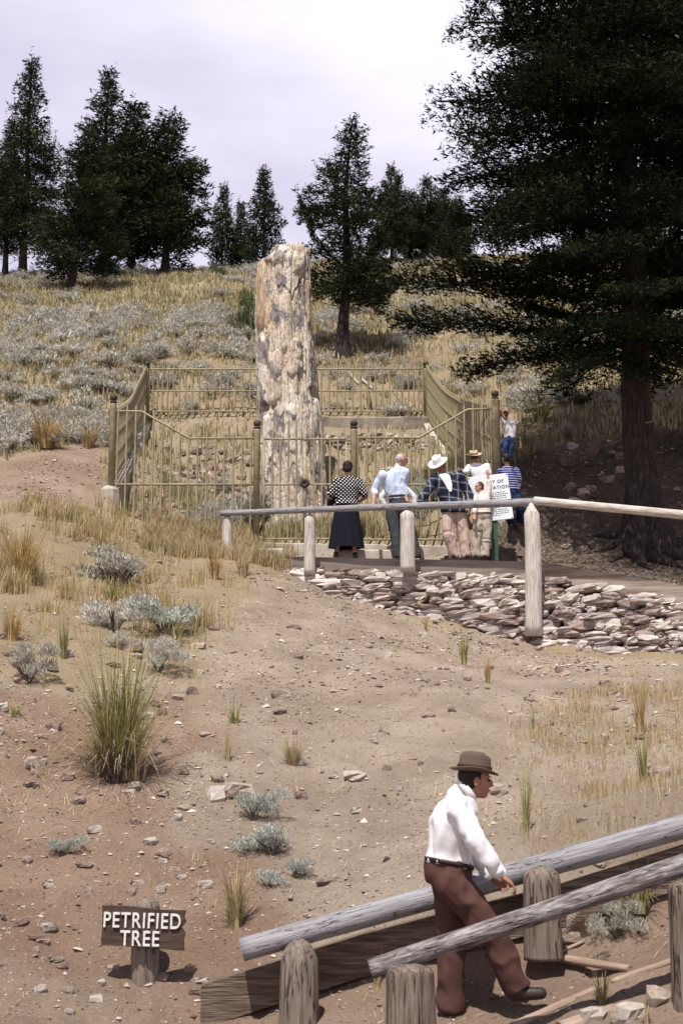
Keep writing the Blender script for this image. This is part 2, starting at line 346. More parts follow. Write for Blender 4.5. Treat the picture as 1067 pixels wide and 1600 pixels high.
M_rock = mat('slope_rock', [(.16, .11, .09), (.34, .26, .21), (.50, .45, .40)], 4, .9, .7, 24, objvar=.6, pos=[.2, .5, .8])
M_gravel = mat('gravel', [(.13, .085, .065), (.32, .235, .18), (.52, .46, .40)], 4, .95, 0, island=.8, pos=[.2, .5, .85])

def log(name, p0, p1, r0, r1, m, parent=None, origin=None, n=18, k=22, amp=.06, dome=0, flat=1.0):
    """round timber between two points; its own axis is local Z so that the grain follows it"""
    p0, p1 = Vector(p0), Vector(p1); Ln = (p1 - p0).length; V = []; Fs = []
    ph = random.random() * 50
    for i in range(k + 1):
        t = i / k; z = t * Ln; r = r0 + (r1 - r0) * t
        if dome and t > 1 - dome: q = (t - 1 + dome) / dome; r *= math.sqrt(max(.02, 1 - q * q * .97))
        for j in range(n):
            g = 2 * math.pi * j / n
            V.append((math.cos(g) * r, math.sin(g) * r * flat, z))
    V = np.array(V); nz = fbm(np.c_[V[:, 0] * 9 + ph, V[:, 1] * 9, V[:, 2] * 1.6], 3, 5)
    bend = fnoise(np.c_[V[:, 2] * .45 + ph, V[:, 2] * 0], 3) * r0 * .5 + fnoise(np.c_[V[:, 2] * 1.7 + ph, V[:, 2] * 0], 4) * r0 * .12
    V[:, 0] *= 1 + amp * nz * 1.6; V[:, 1] *= 1 + amp * nz * 1.6; V[:, 0] += bend * min(1, (Ln / 4) ** 2)
    b = MB(); fs = [(i * n + j, i * n + (j + 1) % n, (i + 1) * n + (j + 1) % n, (i + 1) * n + j) for i in range(k) for j in range(n)]
    fs.append(tuple(range(n))[::-1]); fs.append(tuple(k * n + j for j in range(n))); b.add([tuple(q) for q in V], fs)
    me = b.mesh(name, True)
    for q in list(me.polygons)[-2:]: q.use_smooth = False
    o = link(name, me, m, parent)
    o.rotation_euler = (p1 - p0).to_track_quat('Z', 'Y').to_euler(); o.location = p0 - Vector(origin) if origin is not None else p0
    return o
def plank(name, pts, h, th, m, parent=None, origin=(0, 0, 0), amp=.003):
    """board standing on edge along pts (points on the middle of its top edge)"""
    pts = [Vector(q) for q in pts]; o0 = pts[0]; b = MB(); V = []; n = 0; k = 26
    dense = []
    for a, c in zip(pts[:-1], pts[1:]):
        for i in range(k): dense.append(a.lerp(c, i / k))
    dense.append(pts[-1])
    d = (pts[-1] - pts[0]); d.z = 0; d.normalize(); nrm = Vector((-d.y, d.x, 0))
    rows = [(-th / 2, 0), (-th / 2, -h * .33), (-th / 2, -h * .66), (-th / 2, -h), (th / 2, -h), (th / 2, 0)]
    for i, q in enumerate(dense):
        for a, z in rows:
            w_ = Vector((q.x * 3 + a * 9, z * 12, q.y)); j = fbm(np.array([[w_.x, w_.y, w_.z]]), 2, 8)[0]
            V.append(q - o0 + nrm * (a + j * amp) + Vector((0, 0, z + (j * amp * 1.5 if z == 0 else 0))))
    r = len(rows); fs = [(i * r + j, i * r + (j + 1) % r, (i + 1) * r + (j + 1) % r, (i + 1) * r + j) for i in range(len(dense) - 1) for j in range(r)]
    fs.append(tuple(range(r))[::-1]); fs.append(tuple((len(dense) - 1) * r + j for j in range(r)))
    b.add(V, fs); o = link(name, b.mesh(name), m, parent); o.location = o0 - Vector(origin); return o

# ------------------------------------------------------------------ petrified tree
TY = 29.0
def petrified():
    base = P(460, 842, TY); base.z -= .45
    root = empty('petrified_tree', base); tag(root, 'tall pale petrified tree trunk standing inside the iron fence', 'petrified tree')
    # left and right outline of the trunk in metres from its base, at heights read off the photograph
    prof = [(880, 402, 524), (842, 406, 518), (800, 407, 512), (750, 406, 508), (705, 404, 505), (650, 403, 503), (600, 403, 497), (560, 402, 495), (520, 401, 490), (480, 401, 486), (440, 402, 485), (412, 404, 484), (404, 417, 483), (392, 422, 482), (384, 424, 481)]
    zz = []; lo = []; hi = []
    for v, a, c in prof:
        zz.append(P(460, v, TY).z - base.z); lo.append(P(a, v, TY).x - base.x); hi.append(P(c, v, TY).x - base.x)
    nth, nz_ = 260, 420; H = zz[-1]
    z = np.linspace(0, H, nz_); l_ = np.interp(z, zz, lo); h_ = np.interp(z, zz, hi); cx = (l_ + h_) / 2; r = (h_ - l_) / 2
    th = np.linspace(0, 2 * np.pi, nth, endpoint=False); T, Z = np.meshgrid(th, z)
    Rr = np.repeat(r[:, None], nth, 1); CX = np.repeat(cx[:, None], nth, 1)
    c3 = np.c_[np.cos(T).ravel(), np.sin(T).ravel(), Z.ravel()]
    # vertical plates: piecewise-constant cells, elongated
    def cells(s, sz, seed, jit=.9):
        p = np.c_[c3[:, 0] * s, c3[:, 1] * s, c3[:, 2] * sz]; p = p + .25 * np.c_[fbm(p * 1.5, 2, seed), fbm(p * 1.5, 2, seed + 3), fbm(p * 1.5, 2, seed + 5)]
        i0 = np.floor(p).astype(int); best = np.full(len(p), 9.); sec = np.full(len(p), 9.); val = np.zeros(len(p))
        for a in (-1, 0, 1):
            for b in (-1, 0, 1):
                for c in (-1, 0, 1):
                    q = i0 + (a, b, c); hh = [fnoise(q * 7.31 + k * 3.7 + .5, seed + k) for k in (1, 2, 3, 4)]
                    f = q + .5 + .45 * np.stack(hh[:3], 1) * jit; d = np.sqrt(((p - f) ** 2).sum(1))
                    m = d < best; sec = np.where(m, best, np.minimum(sec, d)); val = np.where(m, hh[3], val); best = np.where(m, d, best)
        return val, sec - best
    v1, e1 = cells(2.6, .55, 11); v2, e2 = cells(5.5, 1.7, 31)
    rib = fbm(np.c_[c3[:, 0] * 9, c3[:, 1] * 9, c3[:, 2] * .4], 4, 51); rid = 1 - 2 * np.abs(fbm(np.c_[c3[:, 0] * 6, c3[:, 1] * 6, c3[:, 2] * .5], 3, 57)); fine = fbm(np.c_[c3[:, 0] * 18, c3[:, 1] * 18, c3[:, 2] * 3], 3, 61)
    dr = .035 * v1 - .030 * np.exp(-(e1 / .03) ** 2) + .014 * v2 - .014 * np.exp(-(e2 / .04) ** 2) + .030 * rib - .022 * np.maximum(0, rid - .6) * 2.5 + .016 * fine
    # a few deep hollows
    for (tu, v, s, dp) in ((415, 645, .14, .09), (495, 620, .10, .10), (470, 430, .1, .06), (440, 520, .1, .05), (424, 404, .1, .09)):
        q = P(tu, v, TY); dz = c3[:, 2] - (q.z - base.z); xx = (CX.ravel() + Rr.ravel() * c3[:, 0]) - (q.x - base.x)
        dr -= dp * np.exp(-(dz / s) ** 2 - (xx / s) ** 2) * (c3[:, 1] < .2)
    d = dr.reshape(T.shape) * np.clip(Z / .6 + .5, 0, 1)
    # ragged broken top
    top = fbm(np.c_[np.cos(th) * 4, np.sin(th) * 4, th * 0], 3, 71)
    cutz = H - .10 - .16 * np.abs(top)
    Zc = np.minimum(Z, cutz[None, :] + (Z - H) * .02)
    X = CX + (Rr + d) * np.cos(T); Yy = (Rr + d) * np.sin(T) * .95
    V = np.c_[X.ravel(), Yy.ravel(), Zc.ravel()]
    idx = np.arange(nth * nz_).reshape(nz_, nth); nxt = np.roll(idx, -1, 1)
    Fq = np.stack([idx[:-1], nxt[:-1], nxt[1:], idx[1:]], -1).reshape(-1, 4)
    V = np.r_[V, [[CX[-1, 0], 0, H - .25]]]; k = len(V) - 1
    cap = np.stack([idx[-1], nxt[-1], np.full(nth, k), np.full(nth, k)], -1)
    me = mesh_np('stone_trunk', V, np.r_[Fq, cap[:, [0, 1, 2, 2]]][:len(Fq)], True)
    # close the top with a fan
    bm = bmesh.new(); bm.from_mesh(me); bm.verts.ensure_lookup_table()
    for j in range(nth): bm.faces.new((bm.verts[int(idx[-1][j])], bm.verts[int(nxt[-1][j])], bm.verts[k]))
    bm.to_mesh(me); bm.free()
    at = me.attributes.new('plate', 'FLOAT_VECTOR', 'POINT')
    at.data.foreach_set('vector', np.r_[np.c_[v1, v2, np.minimum(e1, e2)], [[0, 0, 1]]].astype(np.float32).ravel())
    m = bpy.data.materials.new('petrified_wood'); m.use_nodes = True; n, l = nodes_of(m); b = n['Principled BSDF']; b.inputs['Roughness'].default_value = .75; b.inputs['Specular IOR Level'].default_value = .25
    c = n.new('ShaderNodeTexCoord')
    def noise(s, st, d=7, r=.65, off=0):
        mp = n.new('ShaderNodeMapping'); mp.inputs['Scale'].default_value = st; mp.inputs['Location'].default_value = (off, off, off); l.new(c.outputs['Object'], mp.inputs[0])
        q = n.new('ShaderNodeTexNoise'); q.inputs['Scale'].default_value = s; q.inputs['Detail'].default_value = d; q.inputs['Roughness'].default_value = r; l.new(mp.outputs[0], q.inputs[0]); return q.outputs[0]
    def ramp(f, cols, ps):
        r = n.new('ShaderNodeValToRGB'); l.new(f, r.inputs[0]); e = r.color_ramp.elements
        while len(e) < len(cols): e.new(.5)
        for i, (q, a) in enumerate(zip(cols, ps)): e[i].position = a; e[i].color = (*q, 1)
        return r.outputs[0]
    def mix(f, a, b_):
        q = n.new('ShaderNodeMix'); q.data_type = 'RGBA'; l.new(f, q.inputs[0]); l.new(a, q.inputs[6]); l.new(b_, q.inputs[7]); return q.outputs[2]
    def step(f, a, b_):
        r = n.new('ShaderNodeMapRange'); l.new(f, r.inputs[0]); r.inputs[1].default_value = a; r.inputs[2].default_value = b_; return r.outputs[0]
    A = n.new('ShaderNodeAttribute'); A.attribute_name = 'plate'; S = n.new('ShaderNodeSeparateXYZ'); l.new(A.outputs['Vector'], S.inputs[0])
    streak = noise(7, (3.2, 3.2, .40), 9, .75); body = ramp(streak, [(.16, .10, .07), (.40, .30, .21), (.58, .49, .38), (.68, .63, .56), (.36, .31, .28)], (.30, .41, .5, .62, .72))
    pale = ramp(noise(9, (2, 2, .5), off=3), [(.42, .30, .18), (.66, .60, .50), (.74, .70, .64)], (.32, .48, .66))
    col = mix(step(S.outputs['X'], -.15, .1), body, pale)
    ochre = ramp(noise(8, (2, 2, .4), off=9), [(.26, .15, .09), (.50, .37, .24), (.62, .53, .41)], (.34, .5, .66))
    ad = n.new('ShaderNodeMath'); l.new(S.outputs['Y'], ad.inputs[0]); nn = noise(2.2, (1, 1, .8), off=5); l.new(nn, ad.inputs[1])
    col = mix(step(ad.outputs[0], 1.0, 1.12), col, ochre)
    grey = ramp(noise(12, (1, 1, .6), off=13), [(.12, .105, .10), (.25, .225, .215), (.38, .35, .325)], (.35, .5, .65))
    gsel = n.new('ShaderNodeMath'); l.new(noise(2.6, (1.2, 1.2, .75), 5, .6, 21), gsel.inputs[0])
    sc_ = n.new('ShaderNodeMath'); sc_.operation = 'MULTIPLY_ADD'; l.new(S.outputs['Y'], sc_.inputs[0]); sc_.inputs[1].default_value = -.07; l.new(gsel.inputs[0].links[0].from_socket, sc_.inputs[2])
    col = mix(step(sc_.outputs[0], .535, .555), col, grey)
    crk = step(S.outputs['Z'], -.01, .022); dark = ramp(streak, [(.06, .035, .025), (.15, .10, .07)], (.3, .7))
    col = mix(crk, dark, col)
    cn_ = noise(3.4, (4.5, 4.5, .5), 5, .6, 31); s1 = n.new('ShaderNodeMath'); s1.operation = 'SUBTRACT'; l.new(cn_, s1.inputs[0]); s1.inputs[1].default_value = .5
    s2 = n.new('ShaderNodeMath'); s2.operation = 'ABSOLUTE'; l.new(s1.outputs[0], s2.inputs[0]); col = mix(step(s2.outputs[0], .003, .011), dark, col)
    l.new(col, b.inputs['Base Color'])
    bp = n.new('ShaderNodeBump'); bp.inputs['Strength'].default_value = 1.0; bp.inputs['Distance'].default_value = .04; l.new(noise(16, (1.6, 1.6, .5)), bp.inputs['Height']); l.new(bp.outputs[0], b.inputs['Normal'])
    link('stone_trunk', me, m, root)
    # loose slabs of stone bark still standing on the trunk
    for (u, v0, v1_, wd, side) in ((408, 412, 520, .20, -1), (410, 530, 640, .2, -1), (436, 388, 425, .24, 0), (468, 386, 440, .17, 0), (462, 540, 600, .2, 0), (447, 470, 560, .16, 0), (482, 440, 520, .13, 1), (430, 560, 640, .18, 0), (455, 640, 720, .15, 0)):
        k = (P(u, v0, TY).z + P(u, v1_, TY).z) / 2 - base.z; xr = P(u, (v0 + v1_) / 2, TY).x - base.x
        rr = np.interp(k, z, r); cxx = np.interp(k, z, cx); s_ = max(-.95, min(.95, (xr - cxx) / rr)); g = math.asin(s_)
        hh = (P(u, v0, TY).z - P(u, v1_, TY).z)
        nn_, mm = 9, 16; VV = []
        for i in range(mm + 1):
            for j in range(nn_ + 1):
                a = j / nn_ * 2 - 1; bb = i / mm * 2 - 1
                edge = max(0, 1 - max(abs(a) ** 5, abs(bb) ** 7)) ** .5
                gg = g + a * wd / rr * .9; zc = k + bb * hh / 2
                nzv = fbm(np.array([[a * 3 + u, bb * 5, v0]]), 3, 81)[0]
                ro = np.interp(zc, z, r) - .03 + edge * (.075 + .03 * nzv)
                zc += .06 * fnoise(np.array([[a * 2 + u, v0 * .1 + bb]]), 5)[0]; gg += .05 * fnoise(np.array([[u * .3, bb * 3]]), 6)[0]
                VV.append((np.interp(zc, z, cx) + ro * math.sin(gg), -ro * math.cos(gg) * .95, zc))
        fs = [(i * (nn_ + 1) + j, i * (nn_ + 1) + j + 1, (i + 1) * (nn_ + 1) + j + 1, (i + 1) * (nn_ + 1) + j) for i in range(mm) for j in range(nn_)]
        b_ = MB(); b_.add(VV, fs); me2 = b_.mesh('stone_bark_slab', True)
        at = me2.attributes.new('plate', 'FLOAT_VECTOR', 'POINT'); pv = random.choice([(-.4, .1, 1), (.5, -.1, 1), (-.3, .9, 1), (.2, -.6, 1)])
        at.data.foreach_set('vector', np.tile(pv, len(VV)).astype(np.float32)); link('stone_bark_slab', me2, m, root)
petrified()

# ------------------------------------------------------------------ iron fence
FY = 25.6
def fence():
    o = P(475, 850, FY); o.z -= .1
    root = empty('iron_fence', o); tag(root, 'olive painted iron fence enclosing the petrified tree', 'fence')
    pk = {}
    def cyl(name, a, b_, r, parent, par_o, n=8):
        m = MB(); m.beam([a, b_], r, n=n); return m.build(name, M_iron, parent, True, par_o)
    def picket(x, y, z0, z1_, parent=root, po=o):
        key = 'p'
        if key not in pk:
            m = MB(); m.lathe((0, 0, 0), [(.0185, 0), (.0185, .965), (.0145, .975), (.002, 1)], 6); pk[key] = m.mesh('picket'); pk[key].materials.append(M_iron)
        q = link('picket', pk[key], None, parent); q.location = Vector((x, y, z0)) - po; q.scale = (1, 1, z1_ - z0); return q
    def post(u, v0, v1_, Y, r=.062):
        a, b_ = P(u, v1_, Y), P(u, v0, Y); b_.x = a.x
        m = MB(); h = b_.z - a.z
        m.lathe(a, [(r, 0), (r, h - .18), (r * 1.02, h - .17), (r * .75, h - .15)], 14)
        p = m.build('post', M_iron, root, True, o)
        m = MB(); q = Vector((a.x, a.y, b_.z - .155)); m.lathe(q, [(.03, 0), (.068, .02), (.07, .035), (.04, .05)] + [(.072 * math.sin(t), .11 - .07 * math.cos(t)) for t in [i * math.pi / 8 for i in range(1, 9)]], 14)
        f = m.build('finial', M_darkiron, root, True, o)
    post(173, 618, 792, FY); post(400, 658, 860, FY); post(553, 658, 858, FY); post(777, 612, 826, FY, .085); post(228, 566, 668, 33.0, .06); post(666, 566, 664, 33.0, .06)
    def X(u, Y): return (u - 533.5) / F * Y * (math.cos(TH) + math.sin(TH) * 0)  # replaced per point below
    def rail(pts, r=.022): m = MB(); m.beam(pts, r, n=8); return m.build('rail', M_iron, root, True, o)
    # front, left bay
    rail([P(173, 642, FY), P(222, 643, FY), P(296, 685, FY), P(400, 685, FY)])
    rail([P(173, 757, FY), P(400, 757, FY)]); rail([P(240, 843, FY), P(400, 843, FY)])
    # right bay
    rail([P(553, 684, FY), P(655, 684, FY), P(730, 640, FY), P(777, 638, FY)]); rail([P(553, 757, FY), P(777, 757, FY)], .018); rail([P(553, 843, FY), P(777, 843, FY)])
    def topv(u):
        return np.interp(u, [173, 222, 296, 655, 730, 777], [642, 643, 685, 684, 640, 638])
    n = 0
    for k in range(43):
        u = 173 + (k + .5) * 14.05
        if u > 774: break
        if abs(u - 400) < 5 or abs(u - 553) < 5: continue
        if 404 < u < 549: continue
        vt = min(topv(u) - 9, 650 if u > 300 and u < 650 else 999) if not (300 < u < 655) else 676
        vt = topv(u) - 11 if not (225 < u < 300 or 655 < u < 728) else topv(u) - 11
        vb = 850 if u > 240 else 835
        a, b_ = P(u, vb, FY), P(u, vt, FY); picket(a.x, FY, a.z, b_.z)
    # gate of two leaves between the middle posts
    go = P(476, 850, FY)
    gt = empty('gate', go - o); gt.parent = root; tag(gt, 'double iron gate with a rosette lock between the middle posts')
    def gbar(pts, r=.02, name='gate_frame'): m = MB(); m.beam(pts, r, n=8); m.build(name, M_iron, gt, True, go)
    for a, b_ in ((412, 475), (477, 541)):
        gbar([P(a, 686, FY), P(b_, 686, FY)]); gbar([P(a, 757, FY), P(b_, 757, FY)]); gbar([P(a, 842, FY), P(b_, 842, FY)])
        gbar([P(a, 690, FY), P(a, 850, FY)], .022); gbar([P(b_, 690, FY), P(b_, 850, FY)], .018)
    for u in (407, 547): gbar([P(u - 6, 692, FY), P(u + 6, 692, FY)], .02, 'hinge'); gbar([P(u - 6, 840, FY), P(u + 6, 840, FY)], .02, 'hinge')
    for k in range(1, 5):
        for s, e_ in ((412, 475), (477, 541)):
            u = s + (e_ - s) * k / 5; a, b_ = P(u, 850, FY), P(u, 652 if 440 < u < 500 else 675, FY); picket(a.x, FY, a.z, b_.z, gt, go)
    m = MB(); c = P(476, 755, FY - .03)
    for k in range(8):
        g = k * math.pi / 4; m.lathe(c + Vector((math.cos(g) * .055, 0, math.sin(g) * .055)), [(.01, -.03), (.035, -.015), (.04, 0), (.03, .02), (.005, .03)], 8, rot=Matrix.Rotation(R(90), 3, 'X'))
    m.build('rosette_lock', M_darkiron, gt, True, go)
    # side and back panels: stations (x, y) with ground line and top line
    def side(st, n, mids=(.33, .64)):
        st = [(P(u0, v0, Y), P(u1, v1_, Y)) for (u0, v0, u1, v1_, Y) in st]
        B = [Vector((t.x, t.y, b_.z)) for b_, t in st]; T_ = [t for b_, t in st]
        # smooth interpolation along the run
        def at(L_, t):
            q = t * (len(L_) - 1); i = min(int(q), len(L_) - 2); f = q - i
            p0, p1, p2, p3 = L_[max(i - 1, 0)], L_[i], L_[i + 1], L_[min(i + 2, len(L_) - 1)]
            return .5 * ((2 * p1) + (p2 - p0) * f + (2 * p0 - 5 * p1 + 4 * p2 - p3) * f * f + (3 * p1 - p0 - 3 * p2 + p3) * f ** 3)
        K = 18
        for fr in (0.07,) + mids + (.96,):
            pts = [at(B, i / K).lerp(at(T_, i / K), fr) for i in range(K + 1)]; rail(pts, .022 if fr > .9 else .018)
        for k in range(1, n):
            a, t = at(B, k / n), at(T_, k / n); picket(t.x, t.y, a.z, t.z + .05)
    side([(173, 765, 173, 642, FY), (202, 712, 202, 627, 28.9), (216, 688, 216, 600, 30.9), (229, 655, 229, 573, 33)], 52)
    side([(777, 785, 777, 636, FY), (733, 735, 733, 630, 27.2), (698, 700, 698, 611, 29.7), (680, 676, 680, 592, 31.3), (666, 655, 666, 571, 33)], 52)
    side([(229, 648, 229, 574, 33), (440, 648, 440, 574, 33), (666, 648, 666, 573, 33)], 43, (.5,))
fence()

# ------------------------------------------------------------------ kerbs and walls of the enclosure
M_conc2 = mat('stained_concrete', [(.13, .10, .08), (.24, .20, .165), (.33, .285, .24)], 3, .9, .5, 40)
def curb(name, label, pts, wdt, h, m=M_conc):
    pts = [Vector(q) for q in pts]; dense = []
    for a, c in zip(pts[:-1], pts[1:]):
        k = max(2, int((c - a).length / .15))
        for i in range(k): dense.append(a.lerp(c, i / k))
    dense.append(pts[-1]); V = []; r = 8
    for i, q in enumerate(dense):
        d = dense[min(i + 1, len(dense) - 1)] - dense[max(i - 1, 0)]; d.z = 0; d.normalize(); nn = Vector((-d.y, d.x, 0))
        for a, z in ((-.5, 0), (-.5, -.5), (-.5, -1), (.5, -1), (.5, -.5), (.5, 0), (.42, .03), (-.42, .03)):
            j = fbm(np.array([[q.x * 4 + a, q.y * 4, z * 3]]), 3, 4)[0] * .018
            V.append(q + nn * (a * wdt + j) + Vector((0, 0, z * h + j)))
    fs = [(i * r + j, i * r + (j + 1) % r, (i + 1) * r + (j + 1) % r, (i + 1) * r + j) for i in range(len(dense) - 1) for j in range(r)]
    fs.append(tuple(range(r))[::-1]); fs.append(tuple((len(dense) - 1) * r + j for j in range(r)))
    b = MB(); b.add(V, fs); return tag(b.build(name, m), label, 'kerb' if 'curb' in name else 'wall')
tag(curb('concrete_curb', '', [P(250, 851, FY), P(412, 851, FY), P(545, 853, FY), P(640, 855, FY), P(705, 856, FY)], .3, .5), 'low concrete kerb under the front of the iron fence', 'kerb')
tag(curb('concrete_curb', '', [P(176, 764, FY + .1), P(190, 742, 27), P(204, 712, 28.9), P(217, 688, 30.9), P(229, 660, 33)], .26, .6), 'pale sloping concrete kerb under the shaded side of the fence', 'kerb')
tag(curb('concrete_curb', '', [P(775, 792, FY + .1), P(733, 741, 27.2), P(698, 705, 29.7), P(680, 681, 31.3), P(668, 655, 33)], .28, .7), 'sloping concrete kerb under the sunlit curved side of the fence', 'kerb')
tag(curb('retaining_wall', '', [P(500, 655, 32.6), P(668, 655, 32.6)], .3, 1.0, M_conc2), 'dull concrete retaining wall under the back fence beside the petrified tree', 'wall')

b = MB(); q = P(172, 762, FY + .05)
V = []
b.lathe(q - Vector((0, 0, .95)), [(.24, 0), (.22, .3), (.21, .6), (.19, .9), (.10, .98), (.01, 1.0)], 9, rot=Matrix.Rotation(R(20), 3, 'Z'))
tag(b.build('concrete_footing', M_conc), 'pale concrete footing under the corner fence post beside bare soil', 'footing')
b = MB(); q = P(779, 822, FY); b.lathe(q - Vector((0, 0, .5)), [(.2, 0), (.19, .4), (.17, .62), (.1, .68), (.01, .69)], 9)
tag(b.build('concrete_footing', M_conc), 'concrete footing at the foot of the fence post behind the white sign', 'footing')
b = MB(); q = P(672, 700, 30.6); b.lathe(q - Vector((0, 0, .5)), [(.11, 0), (.11, .75), (.02, .8)], 9); 
tag(b.build('concrete_stub', M_conc), 'short concrete stub leaning inside the back corner of the fence', 'concrete stub')
b = MB(); b.box(P(405, 862, 24.75) + Vector((0, 0, -.03)), (1.0, .5, .16)); b.box(P(590, 866, 24.9) + Vector((0, 0, -.02)), (1.1, .5, .14))
me = b.mesh('step_slab'); 
for i, (u, v, Y, wd, lb) in enumerate(((402, 860, 24.8, .95, 'flat pale concrete slab below the closed gate beside the first rail post'), (575, 862, 24.95, 1.2, 'flat pale concrete slab behind the woman in the polka dot blouse'))):
    b = MB(); b.box((0, 0, 0), (wd, .5, .18)); o = b.build('concrete_slab', M_conc); o.location = P(u, v, Y) - Vector((0, 0, .09)); tag(o, lb, 'slab')
    bv = o.modifiers.new('bevel', 'BEVEL'); bv.width = .02

# ------------------------------------------------------------------ stones
def rock_mesh(name, dims, seed, sub=2, jag=.16):
    r = random.Random(seed); bm = bmesh.new(); bmesh.ops.create_cube(bm, size=1)
    bmesh.ops.subdivide_edges(bm, edges=bm.edges[:], cuts=sub - 1 if sub > 1 else 1, use_grid_fill=True)
    for v in bm.verts:
        q = v.co * 2; f = .5 * (1 - .13 * (abs(q.x * q.y) + abs(q.y * q.z) + abs(q.x * q.z)) / 1.6)
        v.co = Vector([c * f + r.uniform(-jag, jag) * .5 for c in q]); v.co.x += v.co.z * r.uniform(-.1, .1)
        v.co = Vector((v.co.x * dims[0], v.co.y * dims[1], v.co.z * dims[2]))
    bmesh.ops.triangulate(bm, faces=bm.faces[:], quad_method='ALTERNATE'); me = bpy.data.meshes.new(name); bm.to_mesh(me); bm.free(); return me
stone_vars = [rock_mesh('stone', (1, 1, 1), 100 + i, 2 + (i % 3 == 0), .17 + .012 * (i % 7)) for i in range(30)]
for m_ in stone_vars: m_.materials.append(M_stone)
def stone_wall():
    root = empty('dry_stone_wall', P(760, 1000, 22.9)); tag(root, 'dry stone retaining wall of flat red and pale stones below the terrace', 'stone wall')
    o = root.location; n = 0; xa, xb = E0.x + .75, 6.4; x = xa; placed = []
    rows = 15
    zt = lambda xx: np.interp(xx, [E0.x, E1.x, E2.x, E3.x], [E0.z - .27, E1.z - .30, E2.z - .31, E3.z - .31])
    base_cache = {}
    def zb(xx): return z1(xx, float(edge_y(xx)) - .75)
    cand = []
    for row in range(rows):
        h0 = row * .086; x = xa + random.uniform(0, .2)
        while x < xb:
            L_ = random.choice([.16, .22, .28, .34, .42, .5, .6]) * random.uniform(.85, 1.15); xc = x + L_ / 2
            z0, zt_ = zb(xc), zt(xc) + .03; H_ = zt_ - z0
            hh = .092
            zc = zt_ - hh / 2 - h0 + random.uniform(-.014, .014)
            if zc > z0 - .02:
                fr = (zt_ - zc) / 1.1
                yc = float(edge_y(xc)) - .06 - .36 * fr + random.uniform(-.05, .05)
                cand.append((xc, yc, zc, L_, hh, row))
            x += L_ * .93
    random.shuffle(cand)
    cand.sort(key=lambda c: c[3] * (1 if c[0] < 5.6 else .3), reverse=True)
    for i, (xc, yc, zc, L_, hh, row) in enumerate(cand):
        if i >= 292: break
        me = random.choice(stone_vars); s = link('stone', me, None, root); s['v'] = 0; del s['v']
        s.location = Vector((xc, yc, zc)) - o; s.scale = (L_ * 1.12, .34, hh * random.uniform(1.0, 1.5))
        s.rotation_euler = (random.gauss(-.10, .13), random.gauss(0, .09), random.gauss(0, .28) + (0 if xc < E1.x else -.3))
    # the small ones between them
    V = []; Fs = []; nb = 0
    sm = [np.array([v.co[:] for v in m_.vertices]) for m_ in stone_vars[:8]]; sf = [np.array([p.vertices[:] for p in m_.polygons]) for m_ in stone_vars[:8]]
    rest = [(c[0], c[1] + .03, c[2], c[3], c[4] * 1.2) for c in cand[292:]]
    for k in range(620):
        xc = random.uniform(xa - .15, xb); z0, zt_ = zb(xc), zt(xc); zc = random.uniform(z0 - .03, zt_ + .06); fr = (zt_ - zc) / 1.1
        rest.append((xc, float(edge_y(xc)) - .15 - .36 * fr + random.uniform(-.06, .04), zc, random.uniform(.06, .14), random.uniform(.03, .07)))
    for (xc, yc, zc, L_, hh) in rest:
        j = random.randrange(8); Rm = np.array(Matrix.Rotation(random.gauss(0, .5), 3, 'Z') @ Matrix.Rotation(random.gauss(0, .3), 3, 'Y'))
        V.append((sm[j] * [L_ * 1.15, L_ * .9, hh]) @ Rm.T + [xc - o.x, yc - o.y, zc - o.z]); Fs.append(sf[j] + nb); nb += len(sm[j])
    me = mesh_np('small_stones', np.concatenate(V), np.concatenate(Fs)); me.materials.append(M_gravel); s = link('small_stones', me, None, root); s['kind'] = 'stuff'
stone_wall()

# ------------------------------------------------------------------ boards along the terrace
def board(name, lb, pts, h, th, m=M_board, cat='board'):
    o = plank(name, pts, h, th, m); tag(o, lb, cat); return o
M_board2 = mat('tan_board_wood', [(.15, .095, .06), (.26, .205, .165), (.33, .285, .245)], 2.2, .85, .15, 9, (.45, .45, 6), detail=3, pos=[.3, .46, .62])
board('edging_board', 'long grey board edging the terrace behind the rail posts', [E0 + Vector((.1, 0, 0)), E1], .27, .05)
board('edging_board', 'brown board edging the path beside the big shaded fir trunk', [E1 + Vector((.06, -.02, 0)), E2, E3], .30, .05, M_board2)

# ------------------------------------------------------------------ log railing of the terrace
def upper_railing():
    o = P(637, 890, 23.5); root = empty('log_railing', o); tag(root, 'weathered log railing along the terrace above the stone wall', 'railing')
    yy = lambda x: float(edge_y(x)) - .14
    def post(u, v0, v1_, Y, r, m):
        a, b_ = P(u, v1_, Y), P(u, v0, Y); b_.x = a.x; log('post', a, b_, r * 1.04, r * .95, m, root, o, 14, 12, .05, .08)
    post(355, 805, 870, 24.25, .09, M_palewood); post(484, 802, 898, 23.85, .095, M_palewood); post(637, 795, 893, 23.4, .125, M_palewood); post(834, 786, 994, 22.78, .135, M_palewood)
    post(1140, 812, 1010, 21.9, .13, M_palewood)
    a, b_, c = P(345, 802, 24.2), P(836, 784, 22.85), P(1200, 817, 21.5)
    log('rail', a, b_ + Vector((.05, 0, 0)), .05, .068, M_greywood, root, o, 14, 40, .06)
    log('rail', b_ + Vector((-.02, -.02, .01)), c, .07, .075, M_palewood, root, o, 14, 24, .06)
upper_railing()

